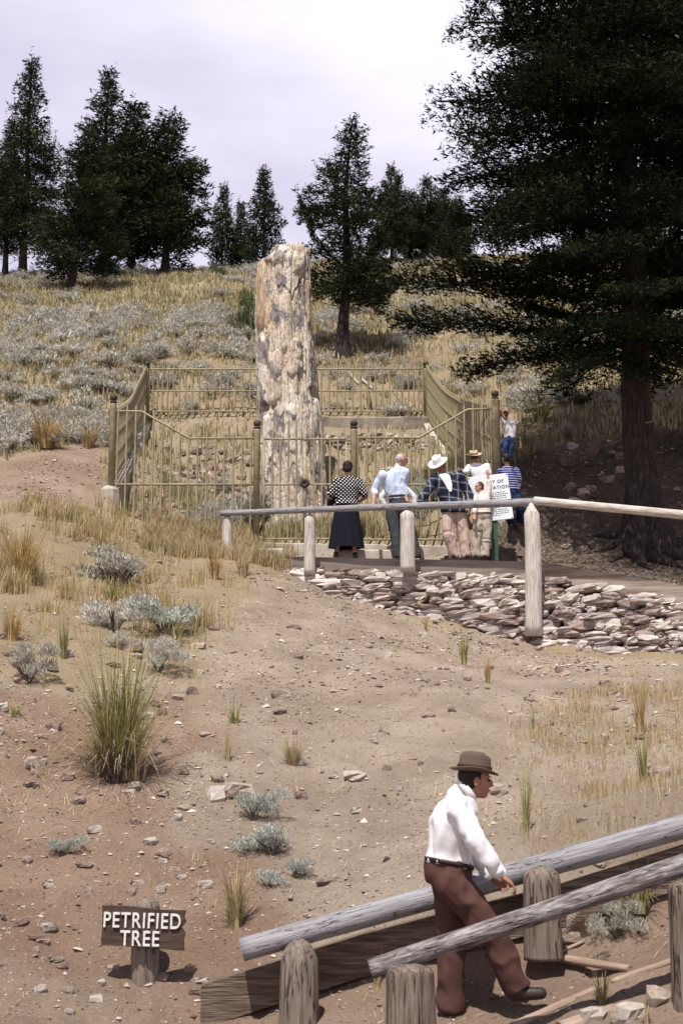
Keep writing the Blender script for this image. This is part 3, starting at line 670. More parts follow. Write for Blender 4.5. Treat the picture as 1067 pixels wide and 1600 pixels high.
# ------------------------------------------------------------------ handrails of the lower path
def lower():
    o = P(470, 1590, 9.5); root = empty('log_handrail', o); tag(root, 'thick grey log handrail on the uphill edge of the lower path', 'handrail')
    log('rail', P(378, 1484, 9.55), P(1450, 1185, 9.82), .073, .083, M_greywood, root, o, 22, 60, .03)
    p0 = P(467, 1625, 9.42); log('post', p0, Vector((p0.x, p0.y, P(467, 1466, 9.42).z)), .128, .112, M_brownwood2, root, o, 20, 26, .05, .30, .75)
    p0 = P(849, 1500, 9.5); log('post', p0, Vector((p0.x, p0.y, P(849, 1352, 9.5).z)), .128, .122, M_brownwood2, root, o, 20, 26, .03, .16, .75)
    o = P(640, 1640, 8.5); root = empty('log_handrail', o); tag(root, 'slimmer knotty log handrail in front of the walking man', 'handrail')
    log('rail', P(578, 1515, 8.5), P(1400, 1240, 8.68), .056, .066, M_greywood2, root, o, 22, 60, .05)
    p0 = P(643, 1660, 8.47); log('post', p0, Vector((p0.x, p0.y, P(643, 1505, 8.47).z)), .148, .14, M_brownwood, root, o, 20, 26, .08, .10, .8)
    p0 = P(1088, 1640, 8.5); log('post', p0, Vector((p0.x, p0.y, P(1088, 1372, 8.5).z)), .135, .13, M_brownwood, root, o, 20, 26, .08, .06)
M_greywood2 = mat('knotty_grey_wood', [(.08, .065, .06), (.19, .165, .165), (.34, .315, .325)], 8, .85, .7, 18, (5, 5, 1.0), pos=[.33, .5, .66], crack=(3, (8, 8, .6), .008))
M_brownwood2 = mat('brown_post_wood', [(.11, .08, .06), (.19, .15, .125), (.26, .22, .19)], 6, .85, .5, 14, (8, 8, .5), crack=(3, (7, 7, .4), .010))
lower()
M_beam = mat('old_timber', [(.05, .035, .026), (.13, .095, .07), (.24, .19, .15)], 5, .9, .7, 12, (.6, 8, 8))
tb = [P(315, 1538, 9.72), P(560, 1460, 9.75), P(700, 1424, 9.77), P(880, 1380, 9.79), P(1067, 1320, 9.82), P(1450, 1206, 9.86)]
board('edging_timber', 'heavy old timber edging the path below the thick log handrail', tb, .27, .10, M_beam, 'timber')
# split stakes and step timbers lying on the lower path
def lying(lb, a, b_, r, m=M_palewood, up=.0):
    p, q = G(*a), G(*b_); p.z += r * .05 + up; q.z += r * .05 + up; tag(log('step_timber', p, q, r, r * .8, m, None, None, 10, 10, .08, 0, .6), lb, 'step timber')
M_dustywood = mat('dusty_wood', [(.20, .14, .10), (.29, .21, .16), (.37, .29, .23)], 5, .9, .4, 14, (6, 6, .6))
lying('dusty timber across the path above the tuft of green grass', (868, 1500), (985, 1516), .05, M_dustywood)
lying('thin split timber beside the foot of the brown handrail post', (842, 1503), (912, 1474), .022, M_dustywood)
lying('long dusty timber edging the near side of the path', (800, 1606), (935, 1545), .04, M_dustywood)
lying('dusty timber running uphill to the last handrail post', (955, 1535), (1056, 1500), .035, M_dustywood)
lying('broad flat timber among the stones in the near corner of the path', (875, 1612), (960, 1578), .07, M_dustywood)

# ------------------------------------------------------------------ wooden sign PETRIFIED TREE
M_signbrown = mat('sign_brown', [(.04, .025, .02), (.07, .046, .036), (.10, .068, .055)], 5, .8, .4, 20, (.8, 8, 8))
M_letter = mat('cream_paint', [(.55, .53, .50), (.78, .77, .74)], 20, .8)
def wooden_sign():
    o = G(225, 1534); Y = o.y - .12; root = empty('wooden_sign', o); tag(root, 'small brown wooden sign reading PETRIFIED TREE on a stump post', 'sign')
    a, b_ = P(160, 1418, Y), P(289, 1483, Y); top = [(160, 1415), (200, 1416), (250, 1422), (291, 1423), (288, 1434), (291, 1441), (284, 1450), (290, 1458), (287, 1470), (288, 1486), (230, 1481), (158, 1477), (160, 1450)]
    th = .035; b = MB(); n = len(top); fr = [P(u, v, Y) for u, v in top]; b.add(fr + [q + Vector((0, th, 0)) for q in fr], [tuple(range(n))[::-1], tuple(range(n, 2 * n))] + [(i, (i + 1) % n, n + (i + 1) % n, n + i) for i in range(n)])
    b.build('board', M_signbrown, root, False, o)
    yq = Y + .15; c = P(226, 1545, yq); log('post', c, Vector((c.x, c.y, P(226, 1401, yq).z)), .1, .095, M_brownwood2, root, o, 18, 16, .04, .12)
    def text(s, u, v, h, wd):
        cu = bpy.data.curves.new('t', 'FONT'); cu.body = s; cu.size = 1; cu.extrude = .03; cu.offset = .008; cu.align_x = 'CENTER'; cu.align_y = 'CENTER'; cu.space_character = 1.12
        t = bpy.data.objects.new('t', cu); COL.objects.link(t); dg = bpy.context.evaluated_depsgraph_get(); me = bpy.data.meshes.new_from_object(t.evaluated_get(dg)); bpy.data.objects.remove(t)
        me.name = 'lettering'; cx = [v_.co.x for v_ in me.vertices]; cy = [v_.co.y for v_ in me.vertices]; w_ = max(cx) - min(cx); hh = max(cy) - min(cy)
        mx_, my_ = (max(cx) + min(cx)) / 2, (max(cy) + min(cy)) / 2
        me.materials.clear(); l = link('lettering', me, M_letter, root)
        for q in me.vertices: q.co = ((q.co.x - mx_) * wd / w_, (q.co.y - my_) * h / hh, q.co.z * .3)
        l.rotation_euler = (R(90), R(1.5), 0); l.location = P(u, v, Y) + Vector((0, -.006, 0)) - o; return l
    pxm = Y / F
    text('PETRIFIED', 223, 1438, 22 * pxm, 116 * pxm); text('TREE', 219, 1466, 22 * pxm, 59 * pxm)
wooden_sign()

# ------------------------------------------------------------------ white notice on a green post
def notice():
    Y = 24.62; o = P(772, 868, Y); root = empty('notice_sign', o); tag(root, 'white printed notice board tilted on a green post', 'sign')
    M_white = mat('white_enamel', [(.66, .70, .74), (.76, .79, .81)], 3, .5); M_ink = mat('black_ink', [(.03, .035, .04), (.06, .06, .07)], 5, .6); M_green = mat('green_paint', [(.035, .07, .045), (.06, .11, .075)], 6, .6)
    c = [P(731, 746, Y), P(793, 739, Y), P(800, 811, Y), P(741, 817, Y)]; cen = sum(c, Vector()) / 4
    ang = math.atan2((c[1] - c[0]).z, (c[1] - c[0]).x); wd = (c[1] - c[0]).length; ht = (c[0] - c[3]).length
    bd = empty('panel_frame', (0, 0, 0)); bpy.data.objects.remove(bd)
    b = MB(); b.box((0, 0, 0), (wd, .02, ht)); p = b.build('board', M_white, root); p.location = cen - o; p.rotation_euler = (0, -ang, 0)
    bv = p.modifiers.new('bevel', 'BEVEL'); bv.width = .006
    def text(s, x, z, h):
        cu = bpy.data.curves.new('t', 'FONT'); cu.body = s; cu.size = h; cu.offset = .0016; cu.space_character = 1.15; t = bpy.data.objects.new('t', cu); COL.objects.link(t)
        dg = bpy.context.evaluated_depsgraph_get(); me = bpy.data.meshes.new_from_object(t.evaluated_get(dg)); bpy.data.objects.remove(t); me.name = 'lettering'; me.materials.clear()
        l = link('lettering', me, M_ink, p); l.rotation_euler = (R(90), 0, 0); l.location = (x, -.0125, z)
    text('Y OF', .06, .25, .085); text('ATION', .06, .145, .085)
    b = MB(); rr = random.Random(3)
    for k in range(13):
        z = .085 - k * .034; x = -.27 if k not in (0, 5, 9) else -.22
        while x < .27:
            l = rr.uniform(.02, .06)
            if not (k in (4, 8, 12) and x > .12): b.box((x + l / 2, -.012, z), (l, .002, .010))
            x += l + .014
    b.build('small_print', M_ink, p)
    b = MB()
    for x, z in ((-1, 1), (1, 1), (1, -1), (-1, -1)): b.lathe((x * (wd / 2 - .02), -.012, z * (ht / 2 - .02)), [(.011, 0), (.011, .004), (.002, .006)], 8, rot=Matrix.Rotation(R(90), 3, 'X'))
    b.build('bolt', M_ink, p)
    q = P(773, 872, Y + .05); b = MB(); b.box((q.x, Y + .06, (q.z + cen.z) / 2 + .1), (.11, .09, cen.z - q.z + .35)); b.build('post', M_green, root, False, o)
notice()
# ------------------------------------------------------------------ people
def remesh(mb, voxel, smooth=2, name='body'):
    me = bpy.data.meshes.new(name); me.from_pydata([tuple(v) for v in mb.v], [], mb.f); me.update()
    o = bpy.data.objects.new('tmp', me); COL.objects.link(o)
    m = o.modifiers.new('r', 'REMESH'); m.mode = 'VOXEL'; m.voxel_size = voxel; m.use_smooth_shade = True
    if smooth: s = o.modifiers.new('s', 'SMOOTH'); s.factor = .5; s.iterations = smooth
    dg = bpy.context.evaluated_depsgraph_get(); r = bpy.data.meshes.new_from_object(o.evaluated_get(dg)); bpy.data.objects.remove(o); r.name = name
    r.polygons.foreach_set('use_smooth', [True] * len(r.polygons)); return r
def wrinkle(me, amp, sc_, seed=0, dirv=None):
    n = len(me.vertices); co = np.empty(n * 3, np.float32); me.vertices.foreach_get('co', co); co = co.reshape(-1, 3); no = np.empty(n * 3, np.float32); me.vertices.foreach_get('normal', no); no = no.reshape(-1, 3)
    s = np.array(sc_ if isinstance(sc_, (tuple, list)) else (sc_,) * 3); q = co * s; q = q + .6 * np.c_[fbm(q * .6, 2, seed + 1), fbm(q * .6, 2, seed + 2), fbm(q * .6, 2, seed + 3)]
    d = 1 - 2 * np.abs(fnoise(q, seed)) + .5 * fnoise(q * 2.2, seed + 5); me.vertices.foreach_set('co', (co + no * (d * amp)[:, None]).astype(np.float32).ravel()); me.update()
def ell(mb, c, rx, ry, rz, rot=None, n=14):
    prof = [(math.sin(t), -math.cos(t)) for t in [math.pi * i / 10 for i in range(0, 11)]]; prof[0] = (.02, -1); prof[-1] = (.02, 1)
    m = Matrix.Diagonal((rx, ry, rz)); m = (rot @ m) if rot is not None else m; vs = []; k = len(prof)
    for r_, z in prof:
        for j in range(n): g = 2 * math.pi * j / n; vs.append(Vector(c) + m @ Vector((r_ * math.cos(g), r_ * math.sin(g), z)))
    fs = [(i * n + j, i * n + (j + 1) % n, (i + 1) * n + (j + 1) % n, (i + 1) * n + j) for i in range(k - 1) for j in range(n)]; fs.append(tuple(range(n))[::-1]); fs.append(tuple((k - 1) * n + j for j in range(n))); mb.add(vs, fs)
def limb(mb, ks, n=12, cap=True):
    """ks: list of (point, radius) smoothly interpolated"""
    pts = [Vector(k[0]) for k in ks]; rs = [k[1] for k in ks]; P_, R_ = [], []
    for i in range(len(pts) - 1):
        p0, p1, p2, p3 = pts[max(i - 1, 0)], pts[i], pts[i + 1], pts[min(i + 2, len(pts) - 1)]
        for j in range(4):
            f = j / 4; P_.append(.5 * ((2 * p1) + (p2 - p0) * f + (2 * p0 - 5 * p1 + 4 * p2 - p3) * f * f + (3 * p1 - p0 - 3 * p2 + p3) * f ** 3)); R_.append(rs[i] + (rs[i + 1] - rs[i]) * f)
    P_.append(pts[-1]); R_.append(rs[-1]); mb.beam(P_, R_, n=n, up=Vector((.13, .31, .94)).normalized()); ell(mb, P_[0], R_[0], R_[0], R_[0])
    if cap: ell(mb, P_[-1], R_[-1], R_[-1], R_[-1])
def rings(mb, rs, n=20, pw=2.4):
    """rs: (centre, side vector, front vector, half width, half depth)"""
    vs = []; k = len(rs)
    for c, s, f, a, b in rs:
        for j in range(n):
            g = 2 * math.pi * j / n; x, y = math.cos(g), math.sin(g); x = math.copysign(abs(x) ** (2 / pw), x); y = math.copysign(abs(y) ** (2 / pw), y); vs.append(Vector(c) + s * (a * x) + f * (b * y))
    fs = [(i * n + j, i * n + (j + 1) % n, (i + 1) * n + (j + 1) % n, (i + 1) * n + j) for i in range(k - 1) for j in range(n)]; fs.append(tuple(range(n))[::-1]); fs.append(tuple((k - 1) * n + j for j in range(n))); mb.add(vs, fs)
M_skin = mat('skin', [(.30, .145, .095), (.40, .21, .145), (.46, .26, .19)], 6, .6, 0, spec=.3)
M_skintan = mat('tanned_skin', [(.22, .095, .055), (.29, .135, .085), (.34, .17, .11)], 6, .6, 0, spec=.3)
M_shoe = mat('brown_leather', [(.018, .012, .01), (.035, .024, .018)], 9, .5, 0, spec=.4)
M_darkfeat = mat('dark_features', [(.02, .012, .01), (.04, .025, .02)], 9, .5)
M_lips = mat('lips', [(.25, .09, .07), (.3, .12, .09)], 9, .5)
def hand(mb, wr, d, pn, s, curl=.5, thumb=1):
    """palm and five fingers from the wrist along d; pn points out of the palm; thumb: side sign"""
    d = Vector(d).normalized(); pn = Vector(pn); pn = (pn - d * pn.dot(d)).normalized(); sd = d.cross(pn) * thumb
    rs = [(wr + d * (t * .095 * s) , sd, pn, w_ * s, h_ * s) for t, w_, h_ in ((-.1, .024, .019), (.15, .030, .018), (.5, .039, .017), (.85, .042, .015), (1.0, .040, .012))]
    rings(mb, rs, 12)
    for k, (o, L_) in enumerate(((.030, .070), (.010, .080), (-.010, .075), (-.029, .058))):
        b = wr + d * (.088 * s) + sd * (o * s); pts = [(b, .0095 * s)]; a = curl * .45; q = b.copy()
        for j, f in enumerate((.45, .32, .26)):
            dd = d * math.cos(a) + pn * math.sin(a) + sd * (o * 1.5); q = q + dd * (L_ * f * s); pts.append((q.copy(), (.0092 - .0009 * j) * s)); a += curl * (.75 + .1 * k)
        limb(mb, pts, 8)
    b = wr + d * (.025 * s) + sd * (.028 * s); e_ = b + (d * .55 + sd * .75 + pn * .25).normalized() * (.042 * s); limb(mb, [(b, .013 * s), (e_, .0115 * s), (e_ + (d * .9 + sd * .1 + pn * (.3 + curl * .4)).normalized() * (.034 * s), .009 * s)], 8)
def person(lb, base, J, s=1.0, face=(0, -1, 0), hup=(0, 0, 1), skin=None, voxel=.0085, top=None, legs=None, hair=None, hat=None, skirt=None, shoes=M_shoe, hands=(.5, .5), pal=((0, 0, -1), (0, 0, -1)), hd=(None, None), belt=None, chest=(.17, .115), hip=(.165, .125), fl=1.0, group=None, facial=True, neckr=.056):
    base = Vector(base); root = empty('person', base); tag(root, lb, 'person', group); skin = skin or M_skin
    V3 = lambda k: Vector(J[k]) - base
    f = Vector(face).normalized(); up = Vector(hup); up = (up - f * up.dot(f)).normalized(); sd = f.cross(up)
    Rh = Matrix((sd, f, up)).transposed(); hc = V3('head')
    def body(g=0.0):
        pass
    B = MB()
    H = lambda x, y, z: hc + Rh @ Vector((x, y, z)) * s
    ell(B, H(0, -.012, .022), .074 * s, .093 * s, .092 * s, Rh); ell(B, H(0, .018, -.035), .060 * s, .068 * s, .080 * s, Rh); ell(B, H(0, .048, -.085), .036 * s, .034 * s, .030 * s, Rh)
    ell(B, H(0, .092, -.018), .012 * s, .020 * s, .026 * s, Rh, 8); ell(B, H(0, .104, -.030), .014 * s, .014 * s, .011 * s, Rh, 8)
    ell(B, H(0, .070, .022), .050 * s, .018 * s, .014 * s, Rh); ell(B, H(0, .077, -.062), .026 * s, .014 * s, .013 * s, Rh)
    for x in (-1, 1): ell(B, H(.076 * x, -.008, -.016), .009 * s, .021 * s, .031 * s, Rh, 8)
    nk, ch, pv = V3('neck'), V3('chest'), V3('pelvis'); limb(B, [(H(0, -.02, -.05), neckr * s), (nk + (ch - nk) * .12, (neckr + .004) * s)])
    sl, sr, hl, hr = V3('shL'), V3('shR'), V3('hipL'), V3('hipR'); ss = (sl - sr).normalized(); hs = (hl - hr).normalized()
    ax = (nk - pv).normalized(); ff = ss.cross(ax).normalized(); fh = hs.cross(ax).normalized()
    sw = (sl - sr).length / 2
    def torso(mb, g, z0=0.0, z1=1.0, flare=0):
        c0, c1 = chest; lst = []; tab = ((-.10, hip[0] * .9, hip[1] * .9), (0, hip[0], hip[1]), (.12, hip[0] * .98, hip[1] * .98), (.30, (hip[0] + c0) * .455 , (hip[1] + c1) * .45), (.52, c0 * .93, c1 * .97), (.74, c0 * 1.0, c1), (.88, c0 * .93, c1 * .85), (.97, c0 * .55, c1 * .55), (1.03, neckr * 1.15, neckr * 1.1))
        ts = [z0 + (min(z1, 1.03) - z0) * i / 14 for i in range(15)]; tt = [x[0] for x in tab]
        for t in ts:
            a = float(np.interp(t, tt, [x[1] for x in tab])); b_ = float(np.interp(t, tt, [x[2] for x in tab]))
            base_ = pv.lerp(ch, t / .74) if t < .74 else ch.lerp(nk, (t - .74) / .26)
            q = min(1, max(0, t)); s_ = hs.lerp(ss, q).normalized(); f_ = fh.lerp(ff, q).normalized(); lst.append((base_, s_, f_, a * s + g + flare * max(0, .3 - t), b_ * s + g + flare * max(0, .3 - t)))
        rings(mb, lst)
    torso(B, -.012 * s)
    for S, i in (('L', 0), ('R', 1)):
        sh, eb, wr = V3('sh' + S), V3('el' + S), V3('wr' + S)
        limb(B, [(sh, .052 * s), (sh.lerp(eb, .35), .046 * s), (eb, .036 * s), (eb.lerp(wr, .3), .038 * s), (wr, .025 * s)])
        d = Vector(hd[i]) if hd[i] is not None else (wr - eb); hand(B, wr, d, pal[i], s * 1.0, hands[i], 1 if i else -1)
        hp, kn, an = V3('hip' + S), V3('kn' + S), V3('an' + S)
        limb(B, [(hp.lerp(pv, .2), .066 * s), (hp.lerp(kn, .4), .068 * s), (kn, .05 * s), (kn.lerp(an, .3), .052 * s), (an, .034 * s)])
        if an is not None and 'toe' + S in J: limb(B, [(an - Vector((0, 0, .03 * s)), .034 * s), (V3('toe' + S), .028 * s)])
    global last_t
    def last_t(t):
        tt = (0, .12, .30, .52, .74, .88, .97, 1.03); a = float(np.interp(t, tt, (hip[0], hip[0] * .98, (hip[0] + chest[0]) * .455, chest[0] * .93, chest[0], chest[0] * .93, chest[0] * .55, neckr * 1.15))); b_ = float(np.interp(t, tt, (hip[1], hip[1] * .98, (hip[1] + chest[1]) * .45, chest[1] * .97, chest[1], chest[1] * .85, chest[1] * .55, neckr * 1.1)))
        c_ = pv.lerp(ch, t / .74) if t < .74 else ch.lerp(nk, (t - .74) / .26); return c_, hs.lerp(ss, t).normalized(), fh.lerp(ff, t).normalized(), a * s, b_ * s
    link('body', remesh(B, voxel, 2), skin, root)
    if facial:
        for x in (-1, 1): m = MB(); ell(m, H(.030 * x, .083, .0), .013 * s, .007 * s, .007 * s, Rh, 8); m.build('eye', M_darkfeat, root, True); m = MB(); ell(m, H(.031 * x, .088, .021), .018 * s, .005 * s, .004 * s, Rh, 8); m.build('eyebrow', M_darkfeat, root, True)
        m = MB(); ell(m, H(0, .089, -.063), .021 * s, .006 * s, .006 * s, Rh, 8); m.build('mouth', M_lips, root, True)
    if hair:
        hm, kind = hair; m = MB()
        if kind == 'short': ell(m, H(0, -.026, .030), .080 * s, .090 * s, .092 * s, Rh); ell(m, H(0, -.045, -.02), .074 * s, .062 * s, .06 * s, Rh)
        elif kind == 'bald': ell(m, H(0, -.046, .006), .082 * s, .078 * s, .080 * s, Rh)
        elif kind == 'bob': ell(m, H(0, -.022, .026), .088 * s, .098 * s, .098 * s, Rh); ell(m, H(0, -.045, -.035), .084 * s, .07 * s, .07 * s, Rh)
        me = remesh(m, .008, 1, 'hair'); wrinkle(me, .004, 45, 3); link('hair', me, hm, root)
    if hat:
        hm, bm_, o_, tilt, bw, chh = hat; Rt = Rh @ Matrix.Rotation(tilt[0], 3, 'X') @ Matrix.Rotation(tilt[1], 3, 'Y'); c = H(*o_)
        m = MB(); n = 40; pr = [(.004, chh * .80), (.03, chh * .84), (.06, chh * 1.0), (.080, chh * .96), (.088, chh * .72), (.094, .02), (.098, .004), (.11, 0), (bw * .8, -.004), (bw, .010), (bw, .004), (bw * .8, -.010), (.11, -.006), (.090, -.004), (.086, .0), (.080, chh * .7), (.05, chh * .85), (.004, chh * .74)]
        vs = []
        for r_, z in pr:
            for k in range(n):
                g = 2 * math.pi * k / n; x, y = math.cos(g), math.sin(g); zz = z
                if r_ > .1: zz += .022 * ((x * x) - .35) * ((r_ - .1) / (bw - .1)) * 1.0 - .012 * max(0, y) * (r_ > .12)
                if z > chh * .5: zz -= .022 * math.exp(-(x * 2.6) ** 2) * (r_ < .085) + (.014 * (y > .5) * (abs(x) > .1))
                vs.append(c + Rt @ (Vector((r_ * x * .93, r_ * y * 1.12, zz)) * s))
        k_ = len(pr); fs = [(i * n + j, i * n + (j + 1) % n, (i + 1) * n + (j + 1) % n, (i + 1) * n + j) for i in range(k_ - 1) for j in range(n)]; m.add(vs, fs); ho = m.build('hat', hm, root, True)
        if bm_:
            m = MB(); vs = []; pr2 = [(.0955, .004), (.0985, .005), (.096, .032), (.093, .033)]
            for r_, z in pr2:
                for k in range(n): g = 2 * math.pi * k / n; vs.append(c + Rt @ (Vector((r_ * math.cos(g) * .93 * 1.02, r_ * math.sin(g) * 1.12 * 1.02, z)) * s))
            m.add(vs, [(i * n + j, i * n + (j + 1) % n, (i + 1) * n + (j + 1) % n, (i + 1) * n + j) for i in range(3) for j in range(n)]); m.build('hat_band', bm_, ho, True)
    if top:
        mt = top['mat']; m = MB(); g = top.get('g', .012) * s; torso(m, g, top.get('z0', 0.1), 1.0, top.get('flare', 0)); fr = top.get('sleeve', 1.0); rw = top.get('cuff', .036)
        fr = fr if isinstance(fr, tuple) else (fr, fr)
        for S, fi in (('L', fr[0]), ('R', fr[1])):
            sh, eb, wr = V3('sh' + S), V3('el' + S), V3('wr' + S); ks = [(sh, .060 * s + g), (sh.lerp(eb, .35), .054 * s + g)]
            if fi <= .5: ks.append((sh.lerp(eb, fi * 2), .052 * s + g))
            else: ks += [(eb, .045 * s + g), (eb.lerp(wr, (fi - .5) * 1.0), .042 * s + g)] + ([(wr.lerp(eb, .03), rw * s)] if fi >= .99 else [(eb.lerp(wr, (fi - .5) * 2), .040 * s + g)])
            limb(m, ks)
        if 'collar' in top: limb(m, [(nk + (ch - nk) * .03 - fh * .02, (neckr + .012) * s), (nk + (hc - nk) * .16, (neckr + .006) * s)])
        me = remesh(m, .011, 2, top.get('name', 'shirt')); wrinkle(me, top.get('w', .006), top.get('ws', (11, 11, 6)), 7); link(top.get('name', 'shirt'), me, mt, root)
    if legs:
        m = MB(); g = .012 * s; torso(m, g, -.10, legs.get('z1', .24)); w_ = legs.get('wide', 1.0)
        for S in 'LR':
            hp, kn, an = V3('hip' + S), V3('kn' + S), V3('an' + S); e_ = kn.lerp(an, legs.get('len', 1.0))
            limb(m, [(hp + (pv - hp) * .15, .108 * s), (hp.lerp(kn, .35), .098 * s * w_), (kn, .080 * s * w_), (kn.lerp(e_, .45), .078 * s * w_), (e_, .078 * s * w_), (e_ + (e_ - kn).normalized() * .05 * s, .074 * s * w_)], cap=False)
        me = remesh(m, .011, 2, 'trousers'); wrinkle(me, legs.get('w', .009), (9, 9, 6), 17); link('trousers', me, legs['mat'], root)
    if belt is not None:
        m = MB(); t0, bmt = belt; lst = []
        for dt, gg in ((-.028, .012), (-.03, .02), (.03, .02), (.028, .012)):
            t = t0 + dt; base_ = pv.lerp(ch, t / .74); lst.append((base_, hs.lerp(ss, t).normalized(), fh.lerp(ff, t).normalized(), (hip[0] * .99 + .004) * s + gg, (hip[1] * .99 + .004) * s + gg))
        rings(m, lst, 28); m.build('belt', bmt, root, True)
    if skirt:
        m = MB(); zt, zb_, w0, w1, smt = skirt; c0 = pv + Vector((0, 0, zt)); c1 = Vector((pv.x, pv.y, zb_)); n = 48; vs = []; k = 16
        for i in range(k + 1):
            t = i / k
            for j in range(n):
                g = 2 * math.pi * j / n; r_ = w0 + (w1 - w0) * t ** .8 + .022 * t * math.sin(g * 9 + 1) + .01 * t * math.sin(g * 5)
                q = c0.lerp(c1, t); vs.append(q + Vector((math.cos(g) * r_, math.sin(g) * r_ * .8, .012 * math.sin(g * 3) * t)))
        m.add(vs, [(i * n + j, i * n + (j + 1) % n, (i + 1) * n + (j + 1) % n, (i + 1) * n + j) for i in range(k) for j in range(n)]); m.build('skirt', smt, root, True)
    if shoes:
        for S in 'LR':
            if 'toe' + S not in J: continue
            an, to = V3('an' + S), V3('toe' + S); m = MB(); dz = Vector((0, 0, -.045 * s)); he = an + dz - (to - an).normalized() * .03 * s
            limb(m, [(he, .040 * s), (he.lerp(to, .5), .043 * s), (to, .036 * s)]); limb(m, [(an, .042 * s), (an + dz * .6, .045 * s)]); link('shoe', remesh(m, .009, 1, 'shoe'), shoes, root)
    return root, H, V3

# patterned cloth
def grid_pattern(name, basec, kind):
    m = bpy.data.materials.new(name); m.use_nodes = True; n, l = nodes_of(m); b = n['Principled BSDF']; b.inputs['Roughness'].default_value = .9; b.inputs['Specular IOR Level'].default_value = .1
    c = n.new('ShaderNodeTexCoord'); sp = n.new('ShaderNodeSeparateXYZ'); l.new(c.outputs['Object'], sp.inputs[0])
    def mt(op, a, b_=None, c_=None):
        q = n.new('ShaderNodeMath'); q.operation = op
        for i, x in enumerate((a, b_, c_)):
            if x is None: continue
            if isinstance(x, (int, float)): q.inputs[i].default_value = x
            else: l.new(x, q.inputs[i])
        return q.outputs[0]
    def mixc(f, a, bb):
        q = n.new('ShaderNodeMix'); q.data_type = 'RGBA'; l.new(f, q.inputs[0])
        for i, x in ((6, a), (7, bb)):
            if isinstance(x, tuple): q.inputs[i].default_value = (*x, 1)
            else: l.new(x, q.inputs[i])
        return q.outputs[2]
    X = mt('ADD', sp.outputs['X'], mt('MULTIPLY', sp.outputs['Y'], .35)); Z = sp.outputs['Z']
    if kind == 'dots':
        p = .064; a = mt('PINGPONG', mt('ADD', X, Z), p / 2 * 1.0); bb = mt('PINGPONG', mt('SUBTRACT', X, Z), p / 2); d = mt('SQRT', mt('ADD', mt('POWER', a, 2), mt('POWER', bb, 2))); f = mt('LESS_THAN', d, .0148); col = mixc(f, basec, (.75, .73, .70))
    elif kind == 'plaid':
        def stripe(v, p, w_, o=0): return mt('LESS_THAN', mt('PINGPONG', mt('ADD', v, o), p / 2), w_)
        zz = mt('ADD', Z, mt('MULTIPLY', X, .12)); a, bb = stripe(X, .17, .007, .03), stripe(zz, .15, .007, .02); a2, b2 = stripe(X, .17, .032, .03), stripe(zz, .15, .03, .02)
        s1 = mt('MULTIPLY', mt('ADD', a2, b2), .5); col = mixc(s1, basec, (.045, .055, .085)); s2 = mt('MULTIPLY', mt('ADD', a, bb), .5); col = mixc(s2, col, (.40, .41, .45))
    elif kind == 'stripes':
        f = mt('LESS_THAN', mt('PINGPONG', Z, .022), .0065); col = mixc(f, basec, (.42, .42, .55))
    l.new(col, b.inputs['Base Color']); return m
cloth = lambda nm, c, v=.8, sc_=6: mat(nm, [tuple(x * v for x in c), c, tuple(min(1, x * 1.06) for x in c)], sc_, .9, .0, 60, spec=.1)
C_white = cloth('white_cotton', (.72, .71, .72), .95); C_blue = cloth('light_blue_cotton', (.50, .58, .74), .9); C_dots = grid_pattern('dotted_blouse_cloth', (.012, .012, .016), 'dots'); C_plaid = grid_pattern('plaid_wool', (.012, .016, .030), 'plaid'); C_stripe = grid_pattern('striped_knit', (.02, .03, .13), 'stripes')
C_black = cloth('black_cloth', (.010, .011, .018)); C_brown = cloth('maroon_brown_wool', (.085, .042, .036), .75); C_char = cloth('charcoal_wool', (.055, .058, .065)); C_grey = cloth('grey_wool', (.14, .14, .155)); C_tan = cloth('pinkish_tan_cotton', (.46, .34, .29), .85); C_khaki = cloth('khaki_cotton', (.40, .35, .28), .85); C_jean = cloth('blue_denim', (.045, .075, .17)); C_djean = cloth('dark_denim', (.018, .028, .065)); C_cream = cloth('cream_cotton', (.66, .58, .52), .9)
C_felt = cloth('brown_felt', (.115, .08, .065), .9); C_band = cloth('dark_ribbon', (.035, .022, .018)); C_hatw = cloth('white_straw', (.72, .70, .66), .93, 30); C_straw = cloth('tan_straw', (.56, .42, .28), .85, 30)
H_dark = mat('dark_hair', [(.010, .007, .006), (.025, .017, .012)], 40, .6); H_grey = mat('grey_hair', [(.28, .27, .29), (.50, .49, .52)], 40, .7); H_brown = mat('brown_hair', [(.05, .025, .012), (.12, .06, .03)], 40, .6)

def pj(Y, **kw):
    """joints from photograph pixels: (u, v) or (u, v, dy)"""
    return {k: P(a[0], a[1], Y + (a[2] if len(a) > 2 else 0)) for k, a in kw.items()}
